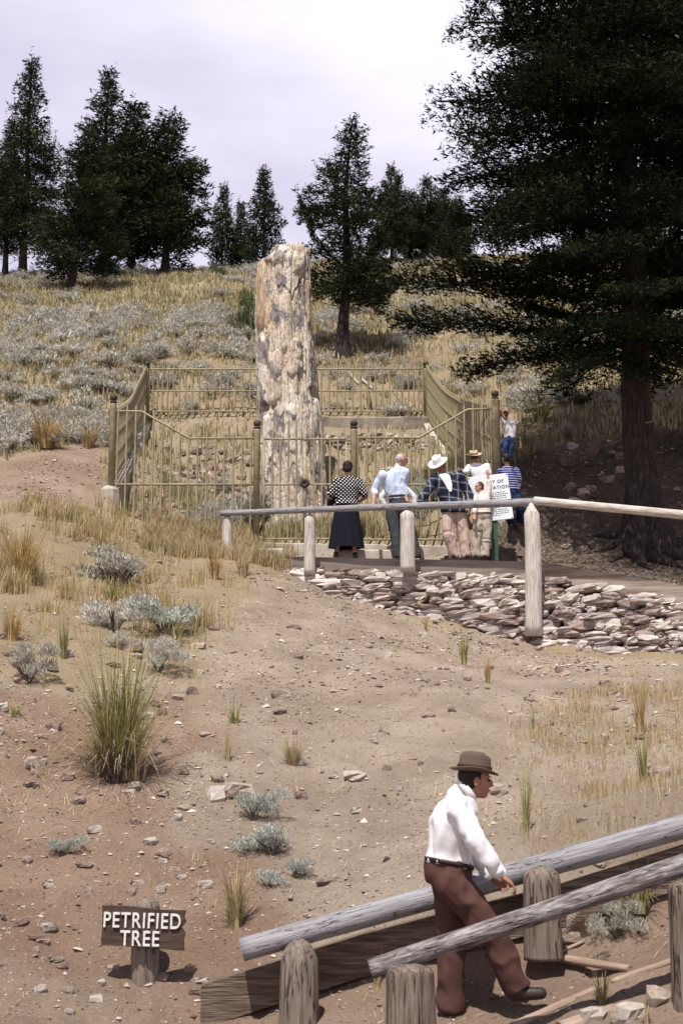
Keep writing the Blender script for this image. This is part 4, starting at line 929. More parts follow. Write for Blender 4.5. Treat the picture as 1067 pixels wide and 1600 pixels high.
# the walking man
Y = 9.12
J = pj(Y, head=(743, 1218), neck=(722, 1243), chest=(706, 1285), pelvis=(700, 1372), shL=(716, 1260, .19), shR=(715, 1262, -.19), elR=(745, 1318, -.25), wrR=(780, 1366, -.20), elL=(722, 1322, .26), wrL=(764, 1366, .17),
  hipR=(703, 1378, -.09), hipL=(700, 1378, .09), knR=(770, 1458, -.10), anR=(808, 1543, -.08), toeR=(845, 1552, -.08), knL=(706, 1475, .08), anL=(703, 1577, .08), toeL=(728, 1594, .08))
wm, H, V3 = person('man in white shirt, brown felt hat and maroon trousers walking up between the handrails', P(735, 1598, Y), J, 1.0, face=(1, .10, -.06), skin=M_skintan, voxel=.0055,
  top=dict(mat=C_white, sleeve=1.0, cuff=.040, collar=1, g=.012, z0=.17, flare=.05, w=.012, ws=(13, 13, 7), name='shirt'), legs=dict(mat=C_brown, wide=1.06, len=.90, w=.013, z1=.24), hair=(H_dark, 'short'), hat=(C_felt, C_band, (0, -.012, .055), (R(-3), 0), .140, .118),
  belt=(.20, M_darkfeat), hands=(.7, .6), pal=((0, -1, -.6), (0, 0, -1)), hd=((1, 0, -.6), (.9, -.05, -.72)), hip=(.15, .135), chest=(.185, .125))
nk = V3('neck'); hc_ = V3('head'); ax_ = (hc_ - nk).normalized(); tq = ax_.cross(Vector((0, 1, 0))).normalized(); m = MB(); n_ = 20; vs = []
for r_, z in ((.066, -.012), (.074, -.018), (.071, .028), (.064, .030)):
    for k in range(n_): g = 2 * math.pi * k / n_; vs.append(nk + ax_ * (z + .035 + .012 * math.cos(g)) + tq * (math.cos(g) * r_ * 1.08) + Vector((0, 1, 0)) * (math.sin(g) * r_))
m.add(vs, [(i * n_ + j, i * n_ + (j + 1) % n_, (i + 1) * n_ + (j + 1) % n_, (i + 1) * n_ + j) for i in range(3) for j in range(n_)]); m.build('shirt_collar', C_white, wm, True)
for S in 'LR': m = MB(); wq, eq = V3('wr' + S), V3('el' + S); m.beam([wq.lerp(eq, .22), wq.lerp(eq, .0)], [.047, .043], n=18); m.build('shirt_cuff', C_white, wm, True)
# the group behind the rail
Yr = 24.45
J = pj(24.5, head=(543, 731), neck=(543, 745), chest=(543, 762), pelvis=(541, 794), shL=(527, 753), shR=(560, 753), elL=(516, 776, -.02), wrL=(523, 781, .20), elR=(571, 776, -.02), wrR=(563, 783, .20), hipL=(535, 796), hipR=(548, 796), knL=(532, 832), knR=(551, 832), anL=(525, 864), anR=(555, 865), toeL=(523, 869, .14), toeR=(556, 869, .14))
wo, H, V3 = person('woman in black polka dot blouse and long black skirt facing the fence', P(540, 872, 24.5), J, 1.0, face=(.05, 1, -.15), top=dict(mat=C_dots, sleeve=.42, g=.018, z0=.1, flare=.12, name='blouse'), hair=(H_dark, 'bob'), skirt=(.08, P(540, 857, 24.5).z - P(540, 872, 24.5).z, .185, .30, C_black), hands=(.8, .8), pal=((1, 0, 0), (-1, 0, 0)), facial=False, chest=(.20, .14), hip=(.19, .15))
m = MB(); bq = P(522, 783, 24.62); rings(m, [(bq + Vector((0, 0, z)), Vector((1, 0, 0)), Vector((0, 1, 0)), a, .05) for z, a in ((-.10, .10), (-.07, .13), (.04, .12), (.09, .07))]); limb(m, [(bq + Vector((-.06, 0, .08)), .008), (bq + Vector((0, 0, .17)), .008), (bq + Vector((.06, 0, .08)), .008)], 6)
hb = remesh(m, .01, 1, 'handbag'); tag(link('handbag', hb, C_black), 'black handbag on the arm of the woman in the dotted blouse', 'handbag')
# man in the light blue shirt
J = pj(24.45, head=(628.5, 718), neck=(622, 731), chest=(615, 750), pelvis=(626, 792), shL=(598, 743, -.10), shR=(633, 739, .04), elL=(585, 766, .02), wrL=(583, 787, -.28), elR=(630, 764, .08), wrR=(636, 783, -.22), hipL=(611, 795), hipR=(629, 795), knL=(616, 832), knR=(643, 832), anL=(621, 866), anR=(649, 866), toeL=(624, 869, .1), toeR=(655, 869, .05))
bm_, H, V3 = person('white haired man in light blue shirt leaning back with both hands on the rail', P(628, 872, 24.45), J, 1.0, face=(1, .35, -.2), skin=M_skin, top=dict(mat=C_blue, sleeve=(.62, .33), g=.022, z0=.2, collar=1, w=.012), legs=dict(mat=C_char, wide=1.12, z1=.3), hair=(H_grey, 'bald'), belt=(.27, M_darkfeat), hands=(.9, .6), pal=((0, 0, -1), (0, 0, -1)), hd=((-.25, -.7, -.45), (.8, -.5, -.2)), chest=(.195, .13), hip=(.17, .135))
# somebody mostly hidden behind him
J = pj(25.0, head=(612, 748), neck=(615, 761), chest=(618, 776), pelvis=(624, 806), shL=(604, 766), shR=(635, 766), elL=(596, 778), wrL=(602, 792), elR=(646, 776), wrR=(649, 793), hipL=(618, 808), hipR=(631, 808), knL=(620, 838), knR=(640, 838), anL=(622, 866), anR=(645, 866), toeL=(624, 869, -.1), toeR=(647, 869, -.1))
person('person in white shirt and grey trousers mostly hidden behind the man in light blue', P(628, 872, 25.0), J, .86, face=(.2, -1, -.2), top=dict(mat=C_white, sleeve=.9, g=.014), legs=dict(mat=C_grey, wide=1.05), hair=(H_brown, 'short'), hands=(.6, .6))
# man in plaid
J = pj(24.5, head=(686, 728), neck=(691, 740, -.04), chest=(699, 759), pelvis=(709, 796), shR=(678, 748, -.06), shL=(717, 743, -.03), elR=(668, 767, -.12), wrR=(655, 784, -.24), elL=(732, 772, -.02), wrL=(736, 792, -.12), hipR=(699, 802), hipL=(719, 802), knR=(700, 835, -.05), knL=(724, 835), anR=(709, 866), anL=(728, 866), toeR=(707, 869, -.14), toeL=(731, 869, -.14))
pm, H, V3 = person('man in dark plaid jacket and white hat leaning on the rail', P(715, 872, 24.5), J, 1.0, face=(-.50, -.75, -.55), hup=(-.12, 0, 1), skin=M_skintan, top=dict(mat=C_plaid, sleeve=1.0, cuff=.046, g=.030, z0=-.10, flare=.10, w=.008, name='jacket'), legs=dict(mat=C_tan, wide=1.15, w=.014), hair=(H_dark, 'short'), hat=(C_hatw, None, (0, -.005, .066), (R(-6), R(-8)), .185, .13), hands=(.9, .7), pal=((0, 0, -1), (0, 1, 0)), hd=((-.7, -.5, -.35), (.15, -.1, -1)), chest=(.20, .125), hip=(.18, .13))
# the open neck of his jacket: the white shirt front
pm_t = last_t; m = MB(); o_ = pm.location; a = [P(690, 743, 24.33), P(712, 738, 24.34), P(709, 756, 24.29), P(703, 767, 24.31), P(698, 757, 24.285)]
rows = []; nv = 9
for i in range(12):
    t = .52 + .46 * i / 11; wq = .018 + .075 * (i / 11) ** .8; c_, s_, f_, a_, b_ = pm_t(t); sgn = -1 if f_.y > 0 else 1
    for j in range(nv):
        x = (j / (nv - 1) * 2 - 1) * wq; x = max(-a_ * .8, min(a_ * .8, x)); y = b_ * (1 - abs(x / a_) ** 2.4) ** (1 / 2.4); rows.append(c_ + s_ * x + f_ * sgn * (y + .030 + .012))
m.add(rows, [(i * nv + j, i * nv + j + 1, (i + 1) * nv + j + 1, (i + 1) * nv + j) for i in range(11) for j in range(nv - 1)]); m.build('shirt_front', C_white, pm, True)
# boy in cream
J = pj(24.42, head=(748, 761), neck=(752, 773), chest=(753, 785), pelvis=(754, 808), shR=(744, 778, -.06), shL=(761, 777, .05), elR=(741, 793, -.10), wrR=(741, 804, -.16), elL=(764, 760, .04), wrL=(762, 744, .02), hipR=(749, 810), hipL=(759, 810), knR=(744, 838), knL=(760, 838), anR=(744, 866), anL=(758, 866), toeR=(742, 869, -.1), toeL=(756, 869, -.1))
person('brown haired boy in cream shirt and khaki trousers with one arm raised', P(751, 872, 24.42), J, .80, face=(-1, -.35, -.05), top=dict(mat=C_cream, sleeve=(.75, .8), g=.014, collar=1), legs=dict(mat=C_khaki, wide=1.2, w=.012), hair=(H_brown, 'short'), hands=(.6, .5), pal=((0, 1, 0), (0, -1, 0)), hd=(None, None), belt=(.17, M_darkfeat))
# child in a straw hat, at the fence
J = pj(25.2, head=(739, 713), neck=(744, 724), chest=(748, 738), pelvis=(752, 766), shL=(733, 730), shR=(760, 729), elL=(726, 740, -.05), wrL=(722, 734, .25), elR=(765, 745), wrR=(762, 752, .25), hipL=(747, 768), hipR=(758, 768), knL=(747, 815), knR=(758, 815), anL=(747, 862), anR=(758, 862), toeL=(745, 866, .12), toeR=(760, 866, .12))
person('person in white top and wide straw hat behind the notice board', P(752, 869, 25.2), J, .86, face=(-.35, 1, .05), hup=(-.05, -.4, 1), skin=M_skintan, top=dict(mat=C_white, sleeve=.35, g=.014), legs=dict(mat=C_khaki), hair=(H_brown, 'short'), hat=(C_straw, C_band, (0, -.03, .035), (R(14), 0), .18, .09), hands=(.5, .5), facial=False)
# boy in striped shirt, back to us
J = pj(25.15, head=(789.5, 717), neck=(792, 729), chest=(795, 744), pelvis=(801, 770), shL=(782, 736), shR=(806, 735), elL=(777, 750, .1), wrL=(779, 742, .28), elR=(812, 754), wrR=(808, 770, -.05), hipL=(796, 773), hipR=(806, 773), knL=(794, 795, -.12), knR=(812, 792, -.15), anL=(800, 817, .05), anR=(813, 812, .05), toeL=(798, 821, -.05), toeR=(817, 818, -.05))
person('boy in blue striped shirt and dark jeans crouching beside the notice board', P(802, 824, 25.15), J, .82, face=(-.5, 1, 0), skin=M_skintan, top=dict(mat=C_stripe, sleeve=.4, g=.014, w=.005), legs=dict(mat=C_djean, wide=1.15), hair=(H_dark, 'short'), hands=(.5, .5), facial=False)
# child climbing the fence post
J = pj(25.75, head=(788, 648), neck=(795, 657), chest=(797, 668), pelvis=(795, 688), shL=(788, 660, -.04), shR=(803, 661, .05), elL=(782, 650, -.02), wrL=(776, 640, -.05), elR=(789, 654, -.08), wrR=(781, 642, -.07), hipL=(790, 690), hipR=(800, 690), knL=(784, 706, -.05), knR=(796, 709, .05), anL=(783, 724), anR=(790, 726), toeL=(780, 728, .02), toeR=(787, 730, .02))
person('small child in white top and blue jeans climbing the tall corner post', P(788, 734, 25.75), J, .62, face=(-.8, .6, .1), skin=M_skintan, top=dict(mat=C_white, sleeve=.35, g=.012, z0=.1), legs=dict(mat=C_jean, wide=1.15), hair=(H_brown, 'short'), hands=(.6, .6), facial=False, voxel=.008)
# ------------------------------------------------------------------ trees
M_bark = mat('fir_bark', [(.012, .009, .008), (.030, .022, .019), (.06, .048, .042)], 6, .95, .9, 14, (4, 4, .8))
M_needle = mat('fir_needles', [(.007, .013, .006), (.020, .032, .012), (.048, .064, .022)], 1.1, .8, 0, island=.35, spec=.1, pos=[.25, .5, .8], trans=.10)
M_needle2 = mat('dark_fir_needles', [(.004, .007, .004), (.011, .017, .008), (.034, .042, .017)], .9, .8, 0, island=.5, spec=.06, pos=[.25, .5, .8], trans=.06)  # darker, less translucent needle colour of the huge fir
M_twig = mat('dead_twig', [(.12, .10, .09), (.28, .25, .23)], 6, .9)

def sprays(C, D, size, r, wd=.25, k=4):
    """k slim triangles per clump centre C, leaning along D"""
    n = len(C); C = np.repeat(C, k, 0); D = np.repeat(D, k, 0); m = len(C)
    d = D + r.normal(0, .55, (m, 3)); d /= np.linalg.norm(d, axis=1)[:, None]
    s = np.cross(d, r.normal(0, 1, (m, 3))); s /= np.linalg.norm(s, axis=1)[:, None]
    L_ = size * (.5 + 1.2 * r.random(m) ** 1.5)[:, None]; o = r.normal(0, size * .35, (m, 3))
    a = C + o - d * L_ * .4; b = C + o + d * L_ * .6; t = C + o + s * L_ * wd
    V = np.stack([a, t, b], 1).reshape(-1, 3); return V
def conifer(seed, H, Rm, clear, nb, size, shape=.75, gaps=.25, dens=1.0, tr=None, lean=(0, 0), extra=(), up=.12, top=.0, dead=6):
    """returns trunk, limb and needle meshes of one uneven fir"""
    r = np.random.default_rng(seed); tr = tr or H * .022
    def axis(h): return np.array([lean[0] * h / H + .12 * math.sin(h * 1.1 + seed) * min(1, h / 3) * .5, lean[1] * h / H, h])
    tk = MB(); hs = np.linspace(-.4, H, 22); n = 14
    pts = [Vector(axis(max(0, h))) if h >= 0 else Vector((0, 0, h)) for h in hs]
    rad = [max(.012, tr * ((1 - max(h, 0) / H) ** .8) * (1 + .9 * math.exp(-max(h, 0) / (tr * 1.6)))) for h in hs]
    tk.beam(pts, rad, n=n, jit=.14)
    lb = MB(); Cs = []; Ds = []
    az = r.uniform(0, 6.28); bl = []
    for i in range(nb):
        t = (i + r.uniform(0, .9)) / nb; h = clear + (H - clear) * t ** .9
        az += 2.4 + r.uniform(-.5, .5)
        prof = ((1 - t) ** shape) * (.62 + .38 * min(1, t * 5)) * Rm
        q = prof * r.uniform(.62, 1.12) * (r.uniform(.3, .6) if r.random() < gaps else 1)
        bl.append((h, az, max(q, size * 1.5), up + .35 * t - .1))
    for h, a, L_, sl in bl:
        p0 = axis(h); dr = np.array([math.cos(a), math.sin(a), 0]); m = max(3, int(L_ / (size * .75)))
        P_ = []
        for j in range(m + 1):
            s = j / m; P_.append(p0 + dr * L_ * s + np.array([0, 0, L_ * (sl * s - .32 * s * s + .16 * s ** 4)]) + r.normal(0, .02 * L_, 3) * (s > 0))
        lb.beam([Vector(x) for x in P_[::max(1, m // 4)]] , [max(.008, .018 * L_ * (1 - .8 * j / len(P_[::max(1, m // 4)]))) for j in range(len(P_[::max(1, m // 4)]))], n=4)
        sd_ = np.array([-dr[1], dr[0], 0])
        for j in range(1, m + 1):
            s = j / m
            if s < .18: continue
            w_ = L_ * .36 * math.sin(min(1, s * 1.15) * 2.6) * r.uniform(.6, 1.2) + size * .5
            for sg in (-1, 1):
                k = max(1, int(w_ / (size * .62) * dens))
                for q in range(k):
                    f = (q + r.uniform(.1, 1)) / k
                    c = P_[j] + sd_ * sg * w_ * f + dr * w_ * f * .55 + np.array([0, 0, -.12 * w_ * f * f + r.normal(0, size * .85)])
                    Cs.append(c); Ds.append(sd_ * sg * .6 + dr * .8 + np.array([0, 0, .15]))
            Cs.append(P_[j]); Ds.append(dr)
    for pl in extra:      # explicit limbs: list of points in tree space
        pl = [np.array(x, float) for x in pl]; seg = np.cumsum([0] + [np.linalg.norm(b - a) for a, b in zip(pl[:-1], pl[1:])]); LL = seg[-1]
        m = int(LL / (size * .55)); Pp = [np.array([np.interp(LL * j / m, seg, [x[c] for x in pl]) for c in range(3)]) for j in range(m + 1)]
        lb.beam([Vector(x) for x in Pp[::4]], [max(.012, .03 * (1 - j / (m / 4 + 1))) for j in range(len(Pp[::4]))], n=5)
        for j in range(int(m * .22), m + 1):
            d_ = Pp[min(j + 1, m)] - Pp[j - 1]; d_ /= np.linalg.norm(d_) + 1e-9; sd_ = np.cross(d_, [0, 0, 1]); w_ = LL * .17 * math.sin(min(1, j / m) * 2.7) * r.uniform(.3, 1.3) + size
            for sg in (-1, 1):
                k = max(1, int(w_ / (size * .6)))
                for q in range(k):
                    f = (q + r.uniform(.1, 1)) / k
                    Cs.append(Pp[j] + sd_ * sg * w_ * f + d_ * w_ * f * .6 + np.array([0, 0, r.normal(0, size * .5) + .1 * w_ * f])); Ds.append(sd_ * sg * .5 + d_ + np.array([0, 0, .3]))
    dd = []
    for i in range(dead):
        h = clear * r.uniform(.45, 1.0); a = r.uniform(0, 6.28); L_ = r.uniform(.4, 1.2); p0 = axis(h); p1 = p0 + np.array([math.cos(a) * L_, math.sin(a) * L_, r.uniform(-.3, .4) * L_])
        db = MB(); db.beam([Vector(p0), Vector((p0 + p1) / 2 + r.normal(0, .05, 3)), Vector(p1)], [.018, .012, .005], n=4); dd.append(db.mesh('dead_branch'))
    Cs.append(axis(H)); Ds.append(np.array([0, 0, 1.])); Cs.append(axis(H * .985)); Ds.append(np.array([0, 0, 1.]))
    V = sprays(np.array(Cs), np.array(Ds), size, r)
    ft = mesh_np('needles', V, np.arange(len(V)).reshape(-1, 3))
    return tk.mesh('trunk', True), lb.mesh('limbs', True), ft, dd
def put_tree(meshes, name, lb, cat, loc, rz=0, s=1.0, sz=None, group=None, nm=None):
    t = empty(name, loc, rz); t.scale = (s, s, sz or s); tag(t, lb, cat, group)
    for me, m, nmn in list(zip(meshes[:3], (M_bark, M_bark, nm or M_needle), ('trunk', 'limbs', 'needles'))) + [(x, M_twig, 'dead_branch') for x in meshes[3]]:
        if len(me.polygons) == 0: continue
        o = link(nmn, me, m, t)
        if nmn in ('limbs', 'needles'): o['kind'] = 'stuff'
    return t
farA = conifer(1, 9.0, 2.6, 1.6, 105, .19, .80, .40, 1.35)
farB = conifer(2, 8.2, 2.7, 1.1, 105, .19, .68, .42, 1.35, lean=(.7, 0))
farC = conifer(3, 6.6, 2.2, .7, 88, .19, .60, .34, 1.4)
farD = conifer(4, 3.7, 1.35, .3, 70, .15, .9, .35, 1.4)
def skyl(u, v, vtop, w_, ms, Hm, Rm_, lb, rz=0, y=None):
    g = G(u, v) if y is None else P(u, v, y)
    if y is None and g.y > 63: g = P(u, v, 56.5)
    g.z = float(zi(g.x, g.y)[0]) - .05
    sz = (P(u, vtop, g.y).z - g.z) / Hm; s = w_ * g.y / F / Rm_
    return put_tree(ms, 'fir_tree', lb, 'tree', g, rz, s, sz)
skyl(8, 433, 190, 62, farA, 9.0, 2.5, 'dark fir at the outer end of the skyline row, cut by the picture edge', 1.0, 57.5)
skyl(36, 434, 95, 84, farA, 9.0, 2.5, 'tallest dark fir with a knobbly top standing on the skyline', 2.6, 57)
skyl(160, 434, 110, 92, farA, 9.0, 2.5, 'tall dark fir rising behind the leaning fir on the skyline', 4.0, 57.2)
skyl(110, 455, 205, 100, farB, 8.2, 2.6, 'dark fir with a bare leaning trunk, standing forward of the skyline row', 0, 52)
skyl(205, 434, 165, 108, farC, 6.6, 2.1, 'dense dark fir between the leaning fir and the round topped fir', 1.1, 57.5)
skyl(258, 432, 180, 98, farC, 6.6, 2.1, 'round topped dark fir at the sunny end of the big skyline group', 3.9, 57)
skyl(347, 424, 292, 34, farD, 3.7, 1.25, 'slim small fir on the skyline beside the wider small fir', .4, 57.5)
skyl(412, 424, 266, 44, farD, 3.7, 1.25, 'wider small fir on the skyline just behind the petrified tree', 2.2, 57)
skyl(376, 424, 318, 30, farD, 3.7, 1.25, 'shortest small fir filling the gap between two small skyline firs', 4.2, 58)
skyl(612, 410, 262, 44, farC, 6.6, 2.1, 'dark fir half hidden by the fir behind the back fence', 2.0, 56)
skyl(668, 410, 278, 46, farC, 6.6, 2.1, 'dark fir on the skyline between the middle fir and the huge shading fir', 5.0, 56.5)
skyl(640, 410, 300, 46, farC, 6.6, 2.1, 'low broad fir filling the gap in the dark clump right of the lone fir', 3.0, 57.5)
skyl(694, 409, 296, 46, farC, 6.6, 2.1, 'broad dark fir at the end of the low skyline clump', .8, 57.8)
skyl(716, 408, 310, 40, farD, 3.7, 1.25, 'dark fir on the skyline partly covered by branches of the huge fir', 1.0, 57)
skyl(165, 438, 398, 32, farD, 3.7, 1.25, 'low bushy young fir beneath the skyline row', 3.0, 56.5)
# fir behind the back fence
g = P(534, 566, 37.0); g.z = float(zi(g.x, g.y)[0]) - .05
mid = conifer(12, 6.8, 1.85, 1.5, 110, .115, .62, .50, 1.25, lean=(.25, 0), dead=10, tr=.17,
  extra=[[(0, 0, 1.9), (.7, -.2, 2.6), (1.3, -.3, 3.7), (1.55, -.3, 4.9)], [(0, 0, 2.6), (-.7, -.2, 3.2), (-1.1, -.2, 4.3)], [(0, 0, 1.5), (.8, -.5, 1.5), (1.5, -.7, 1.9)]])
put_tree(mid, 'fir_tree', 'lone fir with open ragged crown standing just behind the back fence', 'tree', g)
# the huge fir on the terrace
g = P(1012, 878, 25.0); g.z = float(zi(g.x, g.y)[0]) - .1; g0 = g.copy()
def rel(u, v, Y): q = P(u, v, Y) - g0; return (q.x, q.y, q.z)
big = conifer(21, 17.5, 3.4, 3.7, 205, .098, .26, .20, 1.05, tr=.32, lean=(-.3, .3), up=.02, dead=8,
  extra=[[rel(1003, 560, 25), rel(860, 520, 25.6), rel(740, 505, 26), rel(625, 505, 26.2)], [rel(1003, 480, 25), rel(850, 455, 25.8), rel(720, 440, 26.2), rel(600, 440, 26.4)],
         [rel(1003, 590, 25), rel(900, 555, 25.4), rel(800, 560, 25.8), rel(730, 585, 26.2)], [rel(1003, 420, 25), rel(880, 420, 25.5), rel(760, 425, 25.5), rel(690, 390, 25.5)],
         [rel(1003, 560, 25), rel(960, 560, 24.3), rel(910, 570, 24), rel(870, 590, 23.9)], [rel(1003, 530, 25), rel(985, 520, 23.6), rel(965, 500, 22.3)], [rel(1003, 520, 25), rel(1035, 520, 23.6), rel(1060, 510, 22.4)], [rel(1003, 470, 25), rel(1003, 460, 23.6), rel(1003, 450, 22)], [rel(1003, 560, 25), rel(1003, 575, 24.2), rel(1010, 590, 23.4)], [rel(1003, 540, 25), rel(1060, 560, 24), rel(1120, 590, 23)], [rel(1003, 500, 25), rel(900, 500, 26.5), rel(820, 480, 27.5)],
         [rel(1003, 300, 25), rel(880, 280, 25), rel(760, 270, 25.2), rel(700, 290, 25.4)], [rel(1003, 380, 25), rel(880, 340, 25), rel(780, 330, 25.4), rel(700, 345, 25.6)],
         [rel(1003, 180, 25), rel(880, 160, 24), rel(780, 150, 23.8)], [rel(1003, 60, 25), rel(880, 50, 24.2), rel(770, 55, 24)]])
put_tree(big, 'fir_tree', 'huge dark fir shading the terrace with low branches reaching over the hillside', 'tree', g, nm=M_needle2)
# roots of the huge fir
rt = bpy.data.objects[-1]
b = MB()
for k in range(9):
    a = k * .72 + 2.6; L_ = random.uniform(.35, .8); q = g0 + Vector((0, 0, .35)); pts = [q + Vector((math.cos(a) * .25, math.sin(a) * .25, .1))]
    for j in range(1, 6):
        s = j / 5; x_, y_ = g0.x + math.cos(a + s * .5) * (.3 + L_ * s), g0.y + math.sin(a + s * .5) * (.3 + L_ * s); pts.append(Vector((x_, y_, max(float(zi(x_, y_)[0]) + .05 - .06 * s, g0.z - 2))))
    b.beam(pts, [.2, .17, .13, .10, .07, .03], n=8, jit=.2)
tr_ = [o for o in bpy.data.objects if o.get('label', '').startswith('huge dark fir')][0]
o = b.build('root', M_bark, tr_, True, g0)
# second fir, beyond the edge of the picture
g = P(1130, 820, 27.5); g.z = float(zi(g.x, g.y)[0]) - .1
put_tree(conifer(33, 16, 3.4, 2.4, 130, .15, .35, .2, .95, tr=.3, up=.0), 'fir_tree', 'dense dark fir filling the edge of the picture behind the huge fir', 'tree', g)

# ------------------------------------------------------------------ sagebrush and grass
M_sage = mat('sagebrush_leaves', [(.24, .225, .18), (.46, .44, .38), (.64, .62, .56)], 3, .9, 0, island=.45, objvar=.25, spec=.1, pos=[.2, .5, .8], trans=.15)
M_sage2 = mat('pale_green_sage', [(.22, .235, .19), (.41, .43, .375), (.58, .59, .54)], 3, .9, 0, island=.45, spec=.1, pos=[.2, .5, .8], trans=.15)
M_sagewood = mat('sagebrush_wood', [(.06, .045, .035), (.15, .12, .10)], 8, .95)
M_dry = mat('dry_grass', [(.26, .19, .09), (.46, .36, .20), (.62, .52, .34)], 2, .85, 0, island=.6, objvar=.2, spec=.15, pos=[.2, .5, .8], trans=.25)
M_gold = mat('golden_grass', [(.24, .15, .05), (.44, .31, .13), (.60, .46, .24)], 2, .85, 0, island=.6, spec=.15, pos=[.2, .5, .8], trans=.25)
M_green = mat('green_grass', [(.10, .10, .03), (.27, .26, .09), (.50, .46, .22)], 2, .8, 0, island=.6, spec=.2, pos=[.2, .5, .8], trans=.25)
M_hillgrass = mat('hill_grass', [(.17, .15, .075), (.36, .305, .165), (.54, .47, .29)], .35, .9, 0, island=.45, spec=.1, pos=[.28, .5, .72], trans=.25)
def bush(seed, n=520, ls=.05, flat=.7, spread=.85):
    """a rounded twiggy bush of unit radius"""
    r = np.random.default_rng(seed); lobes = r.normal(0, .42, (9, 3)); lobes[:, 2] = np.abs(lobes[:, 2]) * .7 + .25
    C = []; D = []
    for i in range(n):
        l = lobes[r.integers(9)]; d = r.normal(0, 1, 3); d /= np.linalg.norm(d); d[2] = abs(d[2]) * .9 + .05
        p = l + d * .38 * r.uniform(.55, 1.05); p[2] = max(.05, p[2] * flat + .02); C.append(p); D.append(d * .7 + [0, 0, .6])
    V = sprays(np.array(C), np.array(D), ls * 2.2, r, .22, 3)
    me = mesh_np('leaves', V, np.arange(len(V)).reshape(-1, 3)); tw = MB()
    for i in range(9):
        a = r.uniform(0, 6.28); tw.beam([Vector((0, 0, -.08)), Vector((math.cos(a) * .22, math.sin(a) * .22, .25)), Vector((math.cos(a) * .5, math.sin(a) * .5, .5 * flat + .1))], [.035, .025, .01], n=4)
    return me, tw.mesh('stems')
def tuft(seed, n, H, spread, droop=.5, wd=.006, seg=4, base=.25):
    """unit tussock of curved blades, one mesh"""
    r = np.random.default_rng(seed); V = []; Fq = []
    for i in range(n):
        a = r.uniform(0, 6.28); rr = base * spread * math.sqrt(r.random()); p = np.array([math.cos(a) * rr, math.sin(a) * rr, -.03])
        a2 = a + r.normal(0, .6); h = H * r.uniform(.45, 1.08); out = spread * r.uniform(.1, 1.0); s_ = np.array([-math.sin(a2), math.cos(a2), 0]) ; dd = droop * r.uniform(.0, 1.3); b0 = len(V)
        for j in range(seg + 1):
            t = j / seg; q = p + np.array([math.cos(a2), math.sin(a2), 0]) * out * t ** 1.6 + np.array([0, 0, h * (t - dd * t ** 3 * .6)]); w_ = wd * (1 - t * .85)
            V += [q - s_ * w_, q + s_ * w_]
        for j in range(seg): k = b0 + 2 * j; Fq.append((k, k + 1, k + 3, k + 2))
    return mesh_np('blades', V, Fq)
BV = [bush(200 + i, 300, .075) for i in range(5)]
for me, tw in BV: me.materials.append(M_sage); tw.materials.append(M_sagewood)
inside = lambda x, y, po: bool(inpoly(np.array([x]), np.array([y]), po)[0])
def put_bush(x, y, s, lb, group=None, mesh=None, sz=None, mt=None, z=None):
    me, tw = mesh or random.choice(BV); e = empty('sagebrush', (x, y, (float(zi(x, y)[0]) if z is None else z) - .02), random.uniform(0, 6.28)); e.scale = (s, s, sz or s * random.uniform(.8, 1.15)); tag(e, lb, 'sagebrush', group)
    o = link('leaves', me, None, e); link('stems', tw, None, e); return e
cnt = 0; tries = 0; rr = random.Random(5); taken = []; rest = []
clump = lambda x, y: fbm(np.array([[x * .16, y * .12]]), 3, 77)[0]
while cnt < 285 + 900 and tries < 60000:
    tries += 1; y = 27 + 32 * rr.random(); x = (rr.random() * 2 - 1) * (y * .36)
    if inside(x, y, POLY_IN) or inside(x, y, POLY_BARE2) or (x > 2 and y < 30.5) or inside(x, y, POLY_SHADE): continue
    if abs(x) < .6 and y < 30: continue
    left = x < -1.5
    pr = .85 if left else .38
    if rr.random() > pr * (.55 + 1.1 * clump(x, y)) : continue
    s = rr.uniform(.3, .62) * (.85 if left else .75)
    taken.append((x, y, s)); cnt += 1
taken.sort(key=lambda t: -t[2] / t[1] + (1 if abs(t[0]) > t[1] * .25 else 0))
def zone(x, y):
    u = 533 + x / y * F; far = 'close under the skyline' if y > 47 else ('half way up the hillside' if y > 37 else 'on the lower hillside')
    if u < 90: w_ = 'near the picture edge'
    elif u < 230: w_ = 'above the corner of the fence'
    elif u < 410: w_ = 'before the petrified tree'
    elif u < 600: w_ = 'around the lone fir'
    elif u < 760: w_ = 'behind the curved side of the fence'
    else: w_ = 'beyond the huge fir'
    return 'silvery sagebrush %s %s' % (far, w_), 'sagebrush %s %s' % (far, w_)
for x, y, s in taken[:285]: put_bush(x, y, s, *zone(x, y))
V = []; nb = 0
pool = [np.array([v.co[:] for v in me.vertices])[:1500] for me, tw in BV]
for x, y, s in taken[285:]:
    p = pool[rr.randrange(5)]; a = rr.uniform(0, 6.28); c_, s_ = math.cos(a), math.sin(a); q = np.c_[p[:, 0] * c_ - p[:, 1] * s_, p[:, 0] * s_ + p[:, 1] * c_, p[:, 2]] * s + [x, y, float(zi(x, y)[0]) - .02]
    V.append(q)
V = np.concatenate(V); tag(link('sagebrush_cover', mesh_np('sagebrush_cover', V, np.arange(len(V)).reshape(-1, 3)), M_sage), 'far silvery sagebrush scattered over the upper hillside', 'sagebrush', kind='stuff')
